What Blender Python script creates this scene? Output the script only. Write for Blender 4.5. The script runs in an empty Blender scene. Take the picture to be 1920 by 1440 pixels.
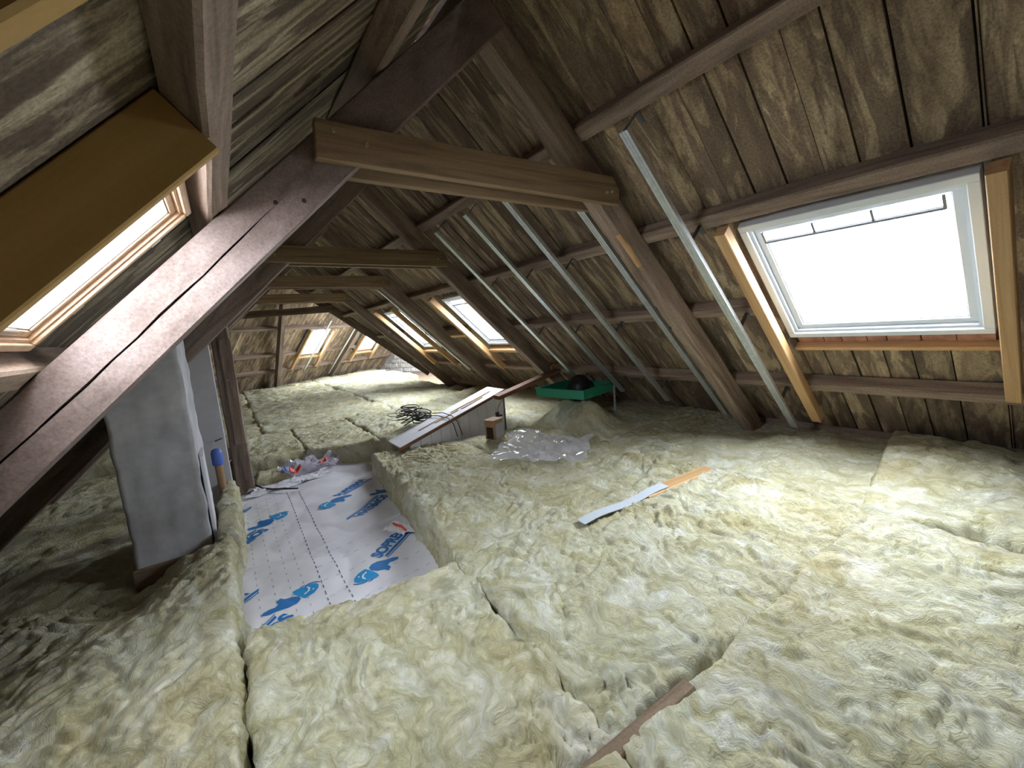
import bpy, bmesh, math, random
import numpy as np
from mathutils import Matrix, Vector

# ------------------------------------------------------------------ camera, sky, exposure
H = 1.45                                   # camera height above the attic deck
SC = bpy.context.scene
C = SC.collection
YAW, PITCH, ROLL, FPX = 0.598889, 0.139473, 0.078613, 782.07
cy_, sy_ = math.cos(YAW), math.sin(YAW)
fwd = Vector((sy_*math.cos(PITCH), cy_*math.cos(PITCH), -math.sin(PITCH)))
r0 = Vector((cy_, -sy_, 0)); d0 = fwd.cross(r0)
rt = r0*math.cos(ROLL) + d0*math.sin(ROLL)
dn = -r0*math.sin(ROLL) + d0*math.cos(ROLL)
cam = bpy.data.objects.new('camera', bpy.data.cameras.new('camera'))
C.objects.link(cam)
m = Matrix((rt, -dn, -fwd)).transposed().to_4x4()
m.translation = (0, 0, H)
cam.matrix_world = m
cam.data.sensor_width = 36.0
cam.data.lens = FPX/1920*36.0
cam.data.clip_start = 0.01
SC.camera = cam

SKY = 38.0
world = bpy.data.worlds.new('overcast_sky'); SC.world = world
world.use_nodes = True
bg = world.node_tree.nodes['Background']
bg.inputs[0].default_value = (0.93, 0.965, 1.0, 1)
bg.inputs[1].default_value = SKY
SC.view_settings.view_transform = 'Standard'
SC.view_settings.look = 'None'
SC.view_settings.gamma = 1.0
SC.view_settings.use_curve_mapping = False
SC.view_settings.exposure = 0.0
SC.cycles.max_bounces = 10
SC.cycles.diffuse_bounces = 6
SC.cycles.transparent_max_bounces = 12
SC.cycles.sample_clamp_indirect = 8.0

random.seed(7)
RNG = np.random.RandomState(3)

# ------------------------------------------------------------------ helpers
WM = {}
def wm(o): return WM.get(o.name, Matrix.Identity(4)) if o else Matrix.Identity(4)
def put(o, parent=None, mat4=None):
    C.objects.link(o)
    mat4 = mat4 or Matrix.Identity(4)
    if parent:
        o.parent = parent
        o.matrix_parent_inverse = wm(parent).inverted()
    o.matrix_basis = mat4
    WM[o.name] = mat4
    return o
def meshobj(name, verts, faces, mat, parent=None, mat4=None, smooth=False):
    me = bpy.data.meshes.new(name)
    me.from_pydata([tuple(v) for v in verts], [], faces)
    me.update()
    if mat: me.materials.append(mat)
    if smooth: me.polygons.foreach_set('use_smooth', [True]*len(me.polygons))
    return put(bpy.data.objects.new(name, me), parent, mat4)
def bmobj(name, bm, mat, parent=None, mat4=None, smooth=False):
    me = bpy.data.meshes.new(name); bm.to_mesh(me); bm.free()
    me.materials.append(mat)
    if smooth: me.polygons.foreach_set('use_smooth', [True]*len(me.polygons))
    return put(bpy.data.objects.new(name, me), parent, mat4)
def empty(name, loc):
    o = bpy.data.objects.new(name, None); o.empty_display_size = 0.1
    return put(o, None, Matrix.Translation(Vector(loc)))
def tag(o, label=None, cat=None, group=None, kind=None):
    if label: o['label'] = label
    if cat: o['category'] = cat
    if group: o['group'] = group
    if kind: o['kind'] = kind
    return o
def P(x, y, z): return Vector((x, y, z+H))       # camera-relative point
BOXF = [(0,3,2,1),(4,5,6,7),(0,1,5,4),(1,2,6,5),(2,3,7,6),(3,0,4,7)]
def axes(o, ax, ay, az):
    m = Matrix((ax, ay, az)).transposed().to_4x4(); m.translation = o; return m
def beam_geo(L, W, T, seg, jit, ch, rnd):
    n = max(1, int(L/seg)); V = []; F = []
    sec = [(ch,0),(W-ch,0),(W,ch),(W,T-ch),(W-ch,T),(ch,T),(0,T-ch),(0,ch)]
    for i in range(n+1):
        x = L*i/n
        jy = [rnd.uniform(-jit, jit) for _ in range(4)]; jz = [rnd.uniform(-jit, jit) for _ in range(4)]
        for k, (y, z) in enumerate(sec):
            q = ((k+1)//2) % 4
            V.append((x, y+jy[q], z+jz[q]))
    for i in range(n):
        for k in range(8):
            a = i*8+k; b = i*8+(k+1) % 8
            F.append((a, a+8, b+8, b))
    F.append(tuple(range(8))); F.append(tuple(n*8+k for k in reversed(range(8))))
    return V, F
def beam(name, o, ax, ay, az, L, W, T, mat, parent=None, seg=0.3, jit=0.0025, ch=0.005):
    V, F = beam_geo(L, W, T, seg, jit, ch, random)
    return meshobj(name, V, F, mat, parent, axes(o, ax.normalized(), ay.normalized(), az.normalized()))
def tube(path, r, n=6, closed=False):
    V = []; F = []
    pts = [Vector(p) for p in path]; m = len(pts)
    up = Vector((0.13, 0.31, 0.94)).normalized()
    for i, p in enumerate(pts):
        t = (pts[min(i+1, m-1)]-pts[max(i-1, 0)])
        t = t.normalized() if t.length > 1e-9 else Vector((1, 0, 0))
        a = t.cross(up)
        a = a.normalized() if a.length > 1e-6 else Vector((1, 0, 0))
        b = t.cross(a)
        for k in range(n):
            q = 2*math.pi*k/n
            V.append(p+a*(r*math.cos(q))+b*(r*math.sin(q)))
    for i in range(m-1):
        for k in range(n):
            F.append((i*n+k, i*n+(k+1) % n, (i+1)*n+(k+1) % n, (i+1)*n+k))
    F.append(tuple(reversed(range(n)))); F.append(tuple((m-1)*n+k for k in range(n)))
    return V, F
def join(parts):
    V = []; F = []
    for v, f in parts:
        b = len(V); V += [tuple(q) for q in v]; F += [tuple(i+b for i in q) for q in f]
    return V, F
def boxg(x0, x1, y0, y1, z0, z1):
    return [(x0,y0,z0),(x1,y0,z0),(x1,y1,z0),(x0,y1,z0),(x0,y0,z1),(x1,y0,z1),(x1,y1,z1),(x0,y1,z1)], list(BOXF)

# numpy gradient noise
_perm = RNG.permutation(512); _g = RNG.rand(512)*2*math.pi
_gx, _gy = np.cos(_g), np.sin(_g)
def pn(x, y, seed=0):
    x = np.asarray(x, float)+seed*17.31; y = np.asarray(y, float)+seed*9.73
    xi = np.floor(x).astype(int); yi = np.floor(y).astype(int); xf = x-xi; yf = y-yi
    u = xf*xf*xf*(xf*(xf*6-15)+10); v = yf*yf*yf*(yf*(yf*6-15)+10)
    def g(ix, iy, dx, dy):
        h = _perm[(_perm[ix & 511]+iy) & 511]
        return _gx[h]*dx+_gy[h]*dy
    a = g(xi, yi, xf, yf); b = g(xi+1, yi, xf-1, yf); c = g(xi, yi+1, xf, yf-1); d = g(xi+1, yi+1, xf-1, yf-1)
    return 1.5*((a*(1-u)+b*u)*(1-v)+(c*(1-u)+d*u)*v)
def fbm(x, y, seed=0, o=4):
    s = 0; a = 1.0
    for i in range(o):
        s = s+a*pn(x*2**i, y*2**i, seed+i); a *= 0.5
    return s

# ------------------------------------------------------------------ materials
def newmat(name):
    m = bpy.data.materials.new(name); m.use_nodes = True
    nt = m.node_tree; return m, nt, nt.nodes['Principled BSDF']
def N(nt, t, **kw):
    n = nt.nodes.new(t)
    for k, v in kw.items():
        if k in n.inputs: n.inputs[k].default_value = v
        else: setattr(n, k, v)
    return n
def ramp(nt, stops, interp='LINEAR'):
    n = nt.nodes.new('ShaderNodeValToRGB'); cr = n.color_ramp; cr.interpolation = interp
    while len(cr.elements) < len(stops): cr.elements.new(0.5)
    for e, (p, c) in zip(cr.elements, stops):
        e.position = p; e.color = (*c, 1) if len(c) == 3 else c
    return n
def coords(nt, scale):
    tc = N(nt, 'ShaderNodeTexCoord'); oi = N(nt, 'ShaderNodeObjectInfo')
    mul = N(nt, 'ShaderNodeVectorMath', operation='MULTIPLY_ADD')
    comb = N(nt, 'ShaderNodeCombineXYZ')
    for i, k in enumerate((37.0, 61.0, 23.0)):
        mm = N(nt, 'ShaderNodeMath', operation='MULTIPLY'); mm.inputs[1].default_value = k
        nt.links.new(oi.outputs['Random'], mm.inputs[0]); nt.links.new(mm.outputs[0], comb.inputs[i])
    mul.inputs[1].default_value = scale
    nt.links.new(tc.outputs['Object'], mul.inputs[0]); nt.links.new(comb.outputs[0], mul.inputs[2])
    return mul.outputs[0], oi
def wood(name, stops, grain=(1.0, 11.0, 11.0), gs=2.2, rough=0.75, patch=None, patch_amt=0.5, speck=0.25, bump=0.35, vary=0.25, patch_edges=(0.45, 0.56)):
    m, nt, bs = newmat(name); lk = nt.links.new
    v, oi = coords(nt, grain)
    n1 = N(nt, 'ShaderNodeTexNoise', Scale=gs, Detail=7.0, Roughness=0.62, Distortion=0.7); lk(v, n1.inputs['Vector'])
    r1 = ramp(nt, stops); lk(n1.outputs['Fac'], r1.inputs[0]); col = r1.outputs[0]
    v2, _ = coords(nt, (1, 1, 1))
    if patch:
        v3, _ = coords(nt, (1.1, 5.0, 5.0))
        n2 = N(nt, 'ShaderNodeTexNoise', Scale=1.8, Detail=7.0, Roughness=0.62, Distortion=0.9); lk(v3, n2.inputs['Vector'])
        rr = ramp(nt, [(patch_edges[0], (0, 0, 0)), (patch_edges[1], (1, 1, 1))]); lk(n2.outputs['Fac'], rr.inputs[0])
        mul = N(nt, 'ShaderNodeMath', operation='MULTIPLY'); lk(rr.outputs[0], mul.inputs[0]); mul.inputs[1].default_value = patch_amt
        mx = N(nt, 'ShaderNodeMix', data_type='RGBA'); lk(mul.outputs[0], mx.inputs[0]); lk(col, mx.inputs[6]); mx.inputs[7].default_value = (*patch, 1); col = mx.outputs[2]
    n3 = N(nt, 'ShaderNodeTexNoise', Scale=110.0, Detail=4.0, Roughness=0.75); lk(v2, n3.inputs['Vector'])
    r3 = ramp(nt, [(0.3, (1-speck,)*3), (0.7, (1+speck*0.8,)*3)]); lk(n3.outputs['Fac'], r3.inputs[0])
    mx = N(nt, 'ShaderNodeMix', data_type='RGBA', blend_type='MULTIPLY'); mx.inputs[0].default_value = 1; lk(col, mx.inputs[6]); lk(r3.outputs[0], mx.inputs[7]); col = mx.outputs[2]
    rv = ramp(nt, [(0, (1-vary,)*3), (1, (1+vary*0.6,)*3)]); lk(oi.outputs['Random'], rv.inputs[0])
    mx = N(nt, 'ShaderNodeMix', data_type='RGBA', blend_type='MULTIPLY'); mx.inputs[0].default_value = 1; lk(col, mx.inputs[6]); lk(rv.outputs[0], mx.inputs[7]); col = mx.outputs[2]
    lk(col, bs.inputs['Base Color']); bs.inputs['Roughness'].default_value = rough
    ad = N(nt, 'ShaderNodeMath', operation='ADD'); lk(n1.outputs['Fac'], ad.inputs[0])
    ml = N(nt, 'ShaderNodeMath', operation='MULTIPLY'); ml.inputs[1].default_value = 0.35; lk(n3.outputs['Fac'], ml.inputs[0]); lk(ml.outputs[0], ad.inputs[1])
    b = N(nt, 'ShaderNodeBump', Strength=bump, Distance=0.006); lk(ad.outputs[0], b.inputs['Height']); lk(b.outputs[0], bs.inputs['Normal'])
    return m
def plain(name, col, rough=0.6, metal=0.0, spec=None, noise=0.0, ns=12.0, bump=0.0):
    m, nt, bs = newmat(name); lk = nt.links.new
    bs.inputs['Roughness'].default_value = rough; bs.inputs['Metallic'].default_value = metal
    if noise or bump:
        v, oi = coords(nt, (1, 1, 1))
        n1 = N(nt, 'ShaderNodeTexNoise', Scale=ns, Detail=5.0, Roughness=0.6); lk(v, n1.inputs['Vector'])
        lo = tuple(c*(1-noise) for c in col); hi = tuple(min(1, c*(1+noise)) for c in col)
        r = ramp(nt, [(0.3, lo), (0.7, hi)]); lk(n1.outputs['Fac'], r.inputs[0]); lk(r.outputs[0], bs.inputs['Base Color'])
        if bump:
            b = N(nt, 'ShaderNodeBump', Strength=bump, Distance=0.01); lk(n1.outputs['Fac'], b.inputs['Height']); lk(b.outputs[0], bs.inputs['Normal'])
    else: bs.inputs['Base Color'].default_value = (*col, 1)
    return m

M = {}
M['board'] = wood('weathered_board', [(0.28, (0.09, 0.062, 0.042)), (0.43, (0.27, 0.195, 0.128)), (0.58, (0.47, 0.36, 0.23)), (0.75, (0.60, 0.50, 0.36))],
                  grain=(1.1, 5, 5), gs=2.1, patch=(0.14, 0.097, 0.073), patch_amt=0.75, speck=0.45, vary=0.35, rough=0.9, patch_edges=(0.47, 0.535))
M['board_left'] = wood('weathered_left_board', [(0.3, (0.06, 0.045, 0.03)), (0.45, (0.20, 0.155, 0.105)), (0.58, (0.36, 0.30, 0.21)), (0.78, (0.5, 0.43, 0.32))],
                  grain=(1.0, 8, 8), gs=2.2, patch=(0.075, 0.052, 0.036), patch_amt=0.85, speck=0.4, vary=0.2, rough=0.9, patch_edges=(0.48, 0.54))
M['beam'] = wood('old_beam', [(0.3, (0.10, 0.07, 0.055)), (0.5, (0.22, 0.16, 0.125)), (0.75, (0.34, 0.265, 0.21))], grain=(0.8, 7, 7), gs=2.0, speck=0.35, vary=0.12, rough=0.7)
M['purlin'] = wood('old_purlin', [(0.3, (0.13, 0.09, 0.07)), (0.5, (0.27, 0.195, 0.15)), (0.75, (0.42, 0.33, 0.27))], grain=(0.8, 9, 9), gs=2.0, speck=0.3, vary=0.12, rough=0.8)
M['rafter'] = wood('reddish_rafter', [(0.3, (0.10, 0.07, 0.062)), (0.5, (0.185, 0.138, 0.126)), (0.75, (0.27, 0.215, 0.205))], grain=(1.6, 4, 4), gs=2.0, speck=0.32, vary=0.1, rough=0.5)
M['tie'] = wood('brown_tie', [(0.3, (0.12, 0.075, 0.038)), (0.5, (0.235, 0.155, 0.085)), (0.75, (0.34, 0.24, 0.14))], grain=(0.6, 14, 14), gs=2.0, speck=0.15, vary=0.12, rough=0.65)
M['new'] = wood('new_timber', [(0.3, (0.42, 0.235, 0.10)), (0.5, (0.55, 0.335, 0.16)), (0.75, (0.66, 0.44, 0.24))], grain=(0.5, 16, 16), gs=2.0, speck=0.08, vary=0.12, rough=0.6, bump=0.15)
M['yellow'] = wood('yellow_timber', [(0.3, (0.27, 0.155, 0.04)), (0.5, (0.37, 0.22, 0.065)), (0.75, (0.45, 0.28, 0.10))], grain=(0.5, 7, 7), gs=1.2, speck=0.06, vary=0.1, rough=0.65, bump=0.1)
M['pine'] = wood('window_pine', [(0.3, (0.52, 0.34, 0.22)), (0.5, (0.62, 0.43, 0.29)), (0.75, (0.70, 0.52, 0.37))], grain=(0.5, 16, 16), gs=2.0, speck=0.05, vary=0.05, rough=0.4, bump=0.08)
M['underlay'] = plain('roof_underlay', (0.035, 0.03, 0.028), 0.95, noise=0.4)
M['deck'] = wood('deck_boards', [(0.3, (0.12, 0.08, 0.05)), (0.5, (0.2, 0.14, 0.09)), (0.75, (0.28, 0.2, 0.13))], vary=0.1)
M['white'] = plain('white_frame', (0.76, 0.82, 0.90), 0.35)
M['greyline'] = plain('grey_gasket', (0.25, 0.26, 0.30), 0.5)
M['galv'] = plain('galvanised_steel', (0.72, 0.77, 0.80), 0.32, 0.85, noise=0.12, ns=30)
M['darksteel'] = plain('dark_bracket', (0.16, 0.16, 0.17), 0.5, 0.6)
M['bolt'] = plain('bolt_steel', (0.7, 0.68, 0.62), 0.3, 0.9)
M['black'] = plain('black_plastic', (0.016, 0.017, 0.02), 0.45)
M['crack'] = plain('crack_dark', (0.03, 0.02, 0.018), 0.95)
M['plaster'] = plain('chimney_plaster', (0.50, 0.50, 0.54), 0.85, noise=0.25, ns=5, bump=0.5)
M['whiteboard'] = plain('white_panel', (0.72, 0.72, 0.78), 0.6, noise=0.06, ns=8)
M['tile'] = plain('clay_tile', (0.42, 0.20, 0.14), 0.8, noise=0.35, ns=18, bump=0.3)
M['greytile'] = plain('slate_tile', (0.20, 0.21, 0.24), 0.8, noise=0.3, ns=18, bump=0.3)
M['stone'] = plain('pale_stone', (0.62, 0.61, 0.60), 0.9, noise=0.3, ns=9, bump=0.5)
M['mortar'] = plain('mortar', (0.45, 0.44, 0.43), 0.95, noise=0.2, ns=20)
M['card'] = plain('cardboard', (0.36, 0.22, 0.12), 0.8, noise=0.1)
M['cardgrey'] = plain('printed_card', (0.42, 0.40, 0.46), 0.6)
M['plank'] = wood('red_brown_plank', [(0.3, (0.13, 0.055, 0.03)), (0.5, (0.22, 0.10, 0.055)), (0.75, (0.33, 0.17, 0.10))], vary=0.05)
M['blueplastic'] = plain('blue_plastic', (0.10, 0.18, 0.62), 0.4)
M['red'] = plain('red_print', (0.75, 0.08, 0.05), 0.5)
M['printblue'] = plain('print_blue', (0.015, 0.17, 0.50), 0.55)
M['printlight'] = plain('print_light_blue', (0.02, 0.30, 0.68), 0.55)
M['printgrey'] = plain('print_grey', (0.10, 0.12, 0.16), 0.6)
M['foil'] = plain('pale_blue_foil', (0.55, 0.60, 0.68), 0.4)
M['paper'] = plain('white_paper', (0.80, 0.78, 0.82), 0.6)

def sheet_mat():
    m, nt, bs = newmat('membrane'); lk = nt.links.new
    tc = N(nt, 'ShaderNodeTexCoord')
    n1 = N(nt, 'ShaderNodeTexNoise', Scale=2.0, Detail=5.0, Roughness=0.6); lk(tc.outputs['Object'], n1.inputs['Vector'])
    r = ramp(nt, [(0.3, (0.70, 0.69, 0.77)), (0.7, (0.82, 0.82, 0.89))]); lk(n1.outputs['Fac'], r.inputs[0]); lk(r.outputs[0], bs.inputs['Base Color'])
    bs.inputs['Roughness'].default_value = 0.5
    n2 = N(nt, 'ShaderNodeTexNoise', Scale=90.0, Detail=3.0); lk(tc.outputs['Object'], n2.inputs['Vector'])
    b = N(nt, 'ShaderNodeBump', Strength=0.15, Distance=0.003); lk(n2.outputs['Fac'], b.inputs['Height']); lk(b.outputs[0], bs.inputs['Normal'])
    return m
M['sheet'] = sheet_mat()
def wool_mat():
    m, nt, bs = newmat('mineral_wool'); lk = nt.links.new
    tc = N(nt, 'ShaderNodeTexCoord')
    # swirling coordinates: the fibres curl
    nw = N(nt, 'ShaderNodeTexNoise', Scale=3.2, Detail=3.0, Roughness=0.55); lk(tc.outputs['Object'], nw.inputs['Vector'])
    va = N(nt, 'ShaderNodeVectorMath', operation='MULTIPLY_ADD'); va.inputs[1].default_value = (0.55,)*3
    lk(nw.outputs['Color'], va.inputs[0]); lk(tc.outputs['Object'], va.inputs[2])
    mp = N(nt, 'ShaderNodeMapping'); mp.inputs['Scale'].default_value = (70, 13, 22); mp.inputs['Rotation'].default_value = (0, 0, 0.6); lk(va.outputs[0], mp.inputs['Vector'])
    n2 = N(nt, 'ShaderNodeTexNoise', Scale=1.0, Detail=7.0, Roughness=0.68, Distortion=0.6); lk(mp.outputs[0], n2.inputs['Vector'])
    mp2 = N(nt, 'ShaderNodeMapping'); mp2.inputs['Scale'].default_value = (9, 3.2, 5); mp2.inputs['Rotation'].default_value = (0, 0, 0.6); lk(va.outputs[0], mp2.inputs['Vector'])
    n1 = N(nt, 'ShaderNodeTexNoise', Scale=1.0, Detail=6.0, Roughness=0.6, Distortion=0.8); lk(mp2.outputs[0], n1.inputs['Vector'])
    mixf = N(nt, 'ShaderNodeMath', operation='MULTIPLY_ADD'); mixf.inputs[1].default_value = 0.40; lk(n2.outputs['Fac'], mixf.inputs[0])
    sc = N(nt, 'ShaderNodeMath', operation='MULTIPLY'); sc.inputs[1].default_value = 0.65; lk(n1.outputs['Fac'], sc.inputs[0]); lk(sc.outputs[0], mixf.inputs[2])
    r = ramp(nt, [(0.34, (0.41, 0.36, 0.19)), (0.45, (0.56, 0.53, 0.34)), (0.54, (0.675, 0.66, 0.49)), (0.65, (0.80, 0.805, 0.73))]); lk(mixf.outputs[0], r.inputs[0])
    nb = N(nt, 'ShaderNodeTexNoise', Scale=1.3, Detail=4.0, Roughness=0.6); lk(tc.outputs['Object'], nb.inputs['Vector'])
    rb = ramp(nt, [(0.42, (1, 1, 1)), (0.75, (0.87, 0.80, 0.68))]); lk(nb.outputs['Fac'], rb.inputs[0])
    mx = N(nt, 'ShaderNodeMix', data_type='RGBA', blend_type='MULTIPLY'); mx.inputs[0].default_value = 1
    lk(r.outputs[0], mx.inputs[6]); lk(rb.outputs[0], mx.inputs[7]); lk(mx.outputs[2], bs.inputs['Base Color'])
    bs.inputs['Roughness'].default_value = 0.95
    bs.inputs['Specular IOR Level'].default_value = 0.15
    n3 = N(nt, 'ShaderNodeTexNoise', Scale=26.0, Detail=5.0, Roughness=0.62, Distortion=1.6); lk(va.outputs[0], n3.inputs['Vector'])
    ad = N(nt, 'ShaderNodeMath', operation='MULTIPLY_ADD'); ad.inputs[1].default_value = 1.3; lk(n2.outputs['Fac'], ad.inputs[0]); lk(n3.outputs['Fac'], ad.inputs[2])
    b = N(nt, 'ShaderNodeBump', Strength=0.9, Distance=0.014); lk(ad.outputs[0], b.inputs['Height']); lk(b.outputs[0], bs.inputs['Normal'])
    return m
M['wool'] = wool_mat()
def glass_mat(name, tr, gloss=0.06, tint=(1, 1, 1)):
    m = bpy.data.materials.new(name); m.use_nodes = True; nt = m.node_tree; lk = nt.links.new
    nt.nodes.remove(nt.nodes['Principled BSDF']); out = nt.nodes['Material Output']
    t = N(nt, 'ShaderNodeBsdfTransparent'); t.inputs[0].default_value = (*tint, 1)
    g = N(nt, 'ShaderNodeBsdfGlossy', Roughness=0.08)
    mx = N(nt, 'ShaderNodeMixShader'); mx.inputs[0].default_value = gloss
    lk(t.outputs[0], mx.inputs[1]); lk(g.outputs[0], mx.inputs[2]); lk(mx.outputs[0], out.inputs[0])
    return m
M['glass'] = glass_mat('window_glass', 1, 0.05, (0.97, 0.99, 1.0))
def film_mat():
    m = bpy.data.materials.new('plastic_film'); m.use_nodes = True; nt = m.node_tree; lk = nt.links.new
    bs = nt.nodes['Principled BSDF']; out = nt.nodes['Material Output']
    bs.inputs['Base Color'].default_value = (0.72, 0.70, 0.80, 1); bs.inputs['Roughness'].default_value = 0.12
    t = N(nt, 'ShaderNodeBsdfTransparent')
    mx = N(nt, 'ShaderNodeMixShader'); mx.inputs[0].default_value = 0.42
    lk(t.outputs[0], mx.inputs[1]); lk(bs.outputs[0], mx.inputs[2]); lk(mx.outputs[0], out.inputs[0])
    return m
M['film'] = film_mat()
def green_mat():
    m, nt, bs = newmat('green_plastic')
    bs.inputs['Base Color'].default_value = (0.03, 0.30, 0.19, 1); bs.inputs['Roughness'].default_value = 0.3
    return m
M['green'] = green_mat()

# ------------------------------------------------------------------ roof frames
TH = math.radians(43.8); s_, c_ = math.sin(TH), math.cos(TH)
class Roof:
    """s down the slope, y along the ridge, D away from the camera's axis (outwards)"""
    def __init__(self, d, n, h, org): self.d, self.n, self.h, self.org = Vector(d), Vector(n), Vector(h), Vector(org)
    def p(self, s, y, D): return self.org+self.d*s+self.h*y+self.n*D
    def box(self, name, s0, s1, y0, y1, D0, D1, mat, parent=None, along='y', seg=0.3, jit=0.0025, ch=0.005):
        if along == 'y':
            return beam(name, self.p(s0, y0, D0), self.h, self.d, self.n, y1-y0, s1-s0, D1-D0, mat, parent, seg, jit, ch)
        return beam(name, self.p(s0, y0, D0), self.d, self.h, self.n, s1-s0, y1-y0, D1-D0, mat, parent, seg, jit, ch)
RR = Roof((c_, 0, -s_), (s_, 0, c_), (0, 1, 0), (0, 0, H))
RL = Roof((-c_, 0, -s_), (-s_, 0, c_), (0, 1, 0), (0, 0, H))
DBR, DPR, DBL, DPL = 2.06, 1.96, 0.39, 0.285
XR = (DBR-DBL)/(2*s_); ZR = (DBR+DBL)/(2*c_)          # ridge
SRR = XR*c_-ZR*s_; SRL = -XR*c_-ZR*s_                  # ridge in slope coordinates
SER, SEL = 4.30, 2.52                                  # eaves
PHI = math.radians(29.0); BY = 10.67                   # where the building bends, angle of the wing
hW = Vector((math.cos(PHI), math.sin(PHI), 0))
dW = -Vector((math.sin(PHI)*c_, -math.cos(PHI)*c_, s_))
nW = Vector((-math.sin(PHI)*s_, math.cos(PHI)*s_, c_))
RW = Roof(dW, nW, hW, (XR, BY, ZR+H))                  # wing slope: s from the ridge, D=0 at boards
bend = Vector((math.cos(-(math.pi/4-PHI/2)), math.sin(-(math.pi/4-PHI/2)), 0))   # bisector of the bend
BT = bend.y/bend.x
def bendY(x): return BY+BT*(x-XR)

# windows: (roof, s0, s1, y0, y1)
WR = [(1.457, 2.408, 0.335, 1.24), (1.50, 2.45, 4.36, 5.12), (1.52, 2.50, 6.75, 7.55)]
WL = [(-0.30, 0.30, 1.125, 1.762)]

# ------------------------------------------------------------------ structure: roof slopes, floor, gables
def cells(roof, wins, s0, s1, y0, y1, D, extra_s=(), cut=None):
    S = sorted(set([s0, s1]+[w[0] for w in wins]+[w[1] for w in wins])); Y = sorted(set([y0, y1]+[w[2] for w in wins]+[w[3] for w in wins]))
    V = []; F = []
    for a, b in zip(S, S[1:]):
        for c, d in zip(Y, Y[1:]):
            if any(w[0] <= (a+b)/2 <= w[1] and w[2] <= (c+d)/2 <= w[3] for w in wins): continue
            k = len(V)
            q = [(a, c), (b, c), (b, d), (a, d)]
            if cut: q = [(s, min(y, cut(s))) for s, y in q]
            for s, y in q: V.append(roof.p(s, y, D))
            for s, y in q: V.append(roof.p(s, y, D+0.03))
            F += [tuple(i+k for i in f) for f in BOXF]
    return V, F
def boards(roof, parent, wins, s0, s1, y0, y1, D, mat, cut=None, wmin=0.125, wmax=0.195, clear=0.012):
    y = y0; k = 0
    while y < y1:
        w = random.uniform(wmin, wmax); g = random.choice((0.002, 0.003, 0.004, 0.006, 0.009))
        a, b = y, min(y+w, y1)
        segs = [(s0, s1)]
        for (ws0, ws1, wy0, wy1) in wins:
            if b > wy0+0.003 and a < wy1-0.003:
                out = []
                for p, q in segs:
                    if ws0 > p and ws0 < q: out.append((p, ws0-clear))
                    if ws1 < q and ws1 > p: out.append((ws1+clear, q))
                segs = out
        for p, q in segs:
            if cut:
                # stop the board at the bend
                lim = cut((a+b)/2)
                if lim is not None:
                    q = min(q, lim)
                    if q-p < 0.1: continue
            tilt = random.uniform(-0.006, 0.006); lift = random.uniform(-0.004, 0.004)
            t = 0.022; L = q-p
            n = max(1, int(L/1.2)); V = []; F = []
            for i in range(n+1):
                x = L*i/n; j0 = random.uniform(-0.002, 0.002); j1 = random.uniform(-0.002, 0.002)
                V += [(x, j0, -tilt), (x, b-a-g+j1, tilt), (x, b-a-g+j1, t), (x, j0, t)]
            for i in range(n):
                for k4 in range(4):
                    aa = i*4+k4; bb = i*4+(k4+1) % 4; F.append((aa, aa+4, bb+4, bb))
            F += [(0, 1, 2, 3), (n*4+3, n*4+2, n*4+1, n*4)]
            meshobj('board', V, F, mat, parent, axes(roof.p(p, a, D+lift), roof.d, roof.h, roof.n))
        y += w; k += 1

cr_ = meshobj('ceiling_right', *cells(RR, WR, SRR-0.02, SER, -3.2, 12.0, DBR+0.035, cut=lambda s: bendY(DBR*s_+s*c_)+0.05), M['underlay'])
tag(cr_, 'dark roof slope on the right lined with weathered sloping boards', None, kind='structure')
cl_ = meshobj('ceiling_left', *cells(RL, WL, SRL-0.02, SEL, -3.2, 16.0, DBL+0.035, cut=lambda s: bendY(-DBL*s_-s*c_)+0.05), M['underlay'])
tag(cl_, 'roof slope on the left lined with pale streaked boards', None, kind='structure')
def cutR(y):
    # slope coordinate at which the bend line reaches this y
    x = XR+(y-BY)/BT
    return (x-DBR*s_)/c_ if y > 8.0 else None
for ya, yb in ((-1.5, 0.33), (0.33, 1.245), (1.245, 4.36), (4.36, 5.12), (5.12, 6.75), (6.75, 7.55), (7.55, 10.6)):
    boards(RR, cr_, WR, SRR+0.02, SER-0.02, ya, yb, DBR, M['board'], cut=cutR)
def cutL_s0(y): return None
y_end = 10.6
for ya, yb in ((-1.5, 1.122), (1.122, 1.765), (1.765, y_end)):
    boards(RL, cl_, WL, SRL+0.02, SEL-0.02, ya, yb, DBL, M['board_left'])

# ------------------------------------------------------------------ wing beyond the bend

WW = [(1.97, 2.94, 1.80, 2.49), (2.02, 3.03, 3.97, 4.74)]
YG = 6.05                                              # the wing's stone gable
hip = lambda y: max(0.03, -y/0.425)
cw_ = meshobj('ceiling_wing', *cells(RW, WW, 0.0, 4.75, -2.0, YG+0.3, 0.035), M['underlay'])
tag(cw_, 'roof slope of the wing beyond the bend, with two small skylights', None, kind='structure')
y = -1.3
while y < YG:
    w = random.uniform(0.13, 0.19)
    boards(RW, cw_, WW, hip(y), 4.7, y, min(y+w, YG), 0.0, M['board'], wmin=w, wmax=w)
    y += w
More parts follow.
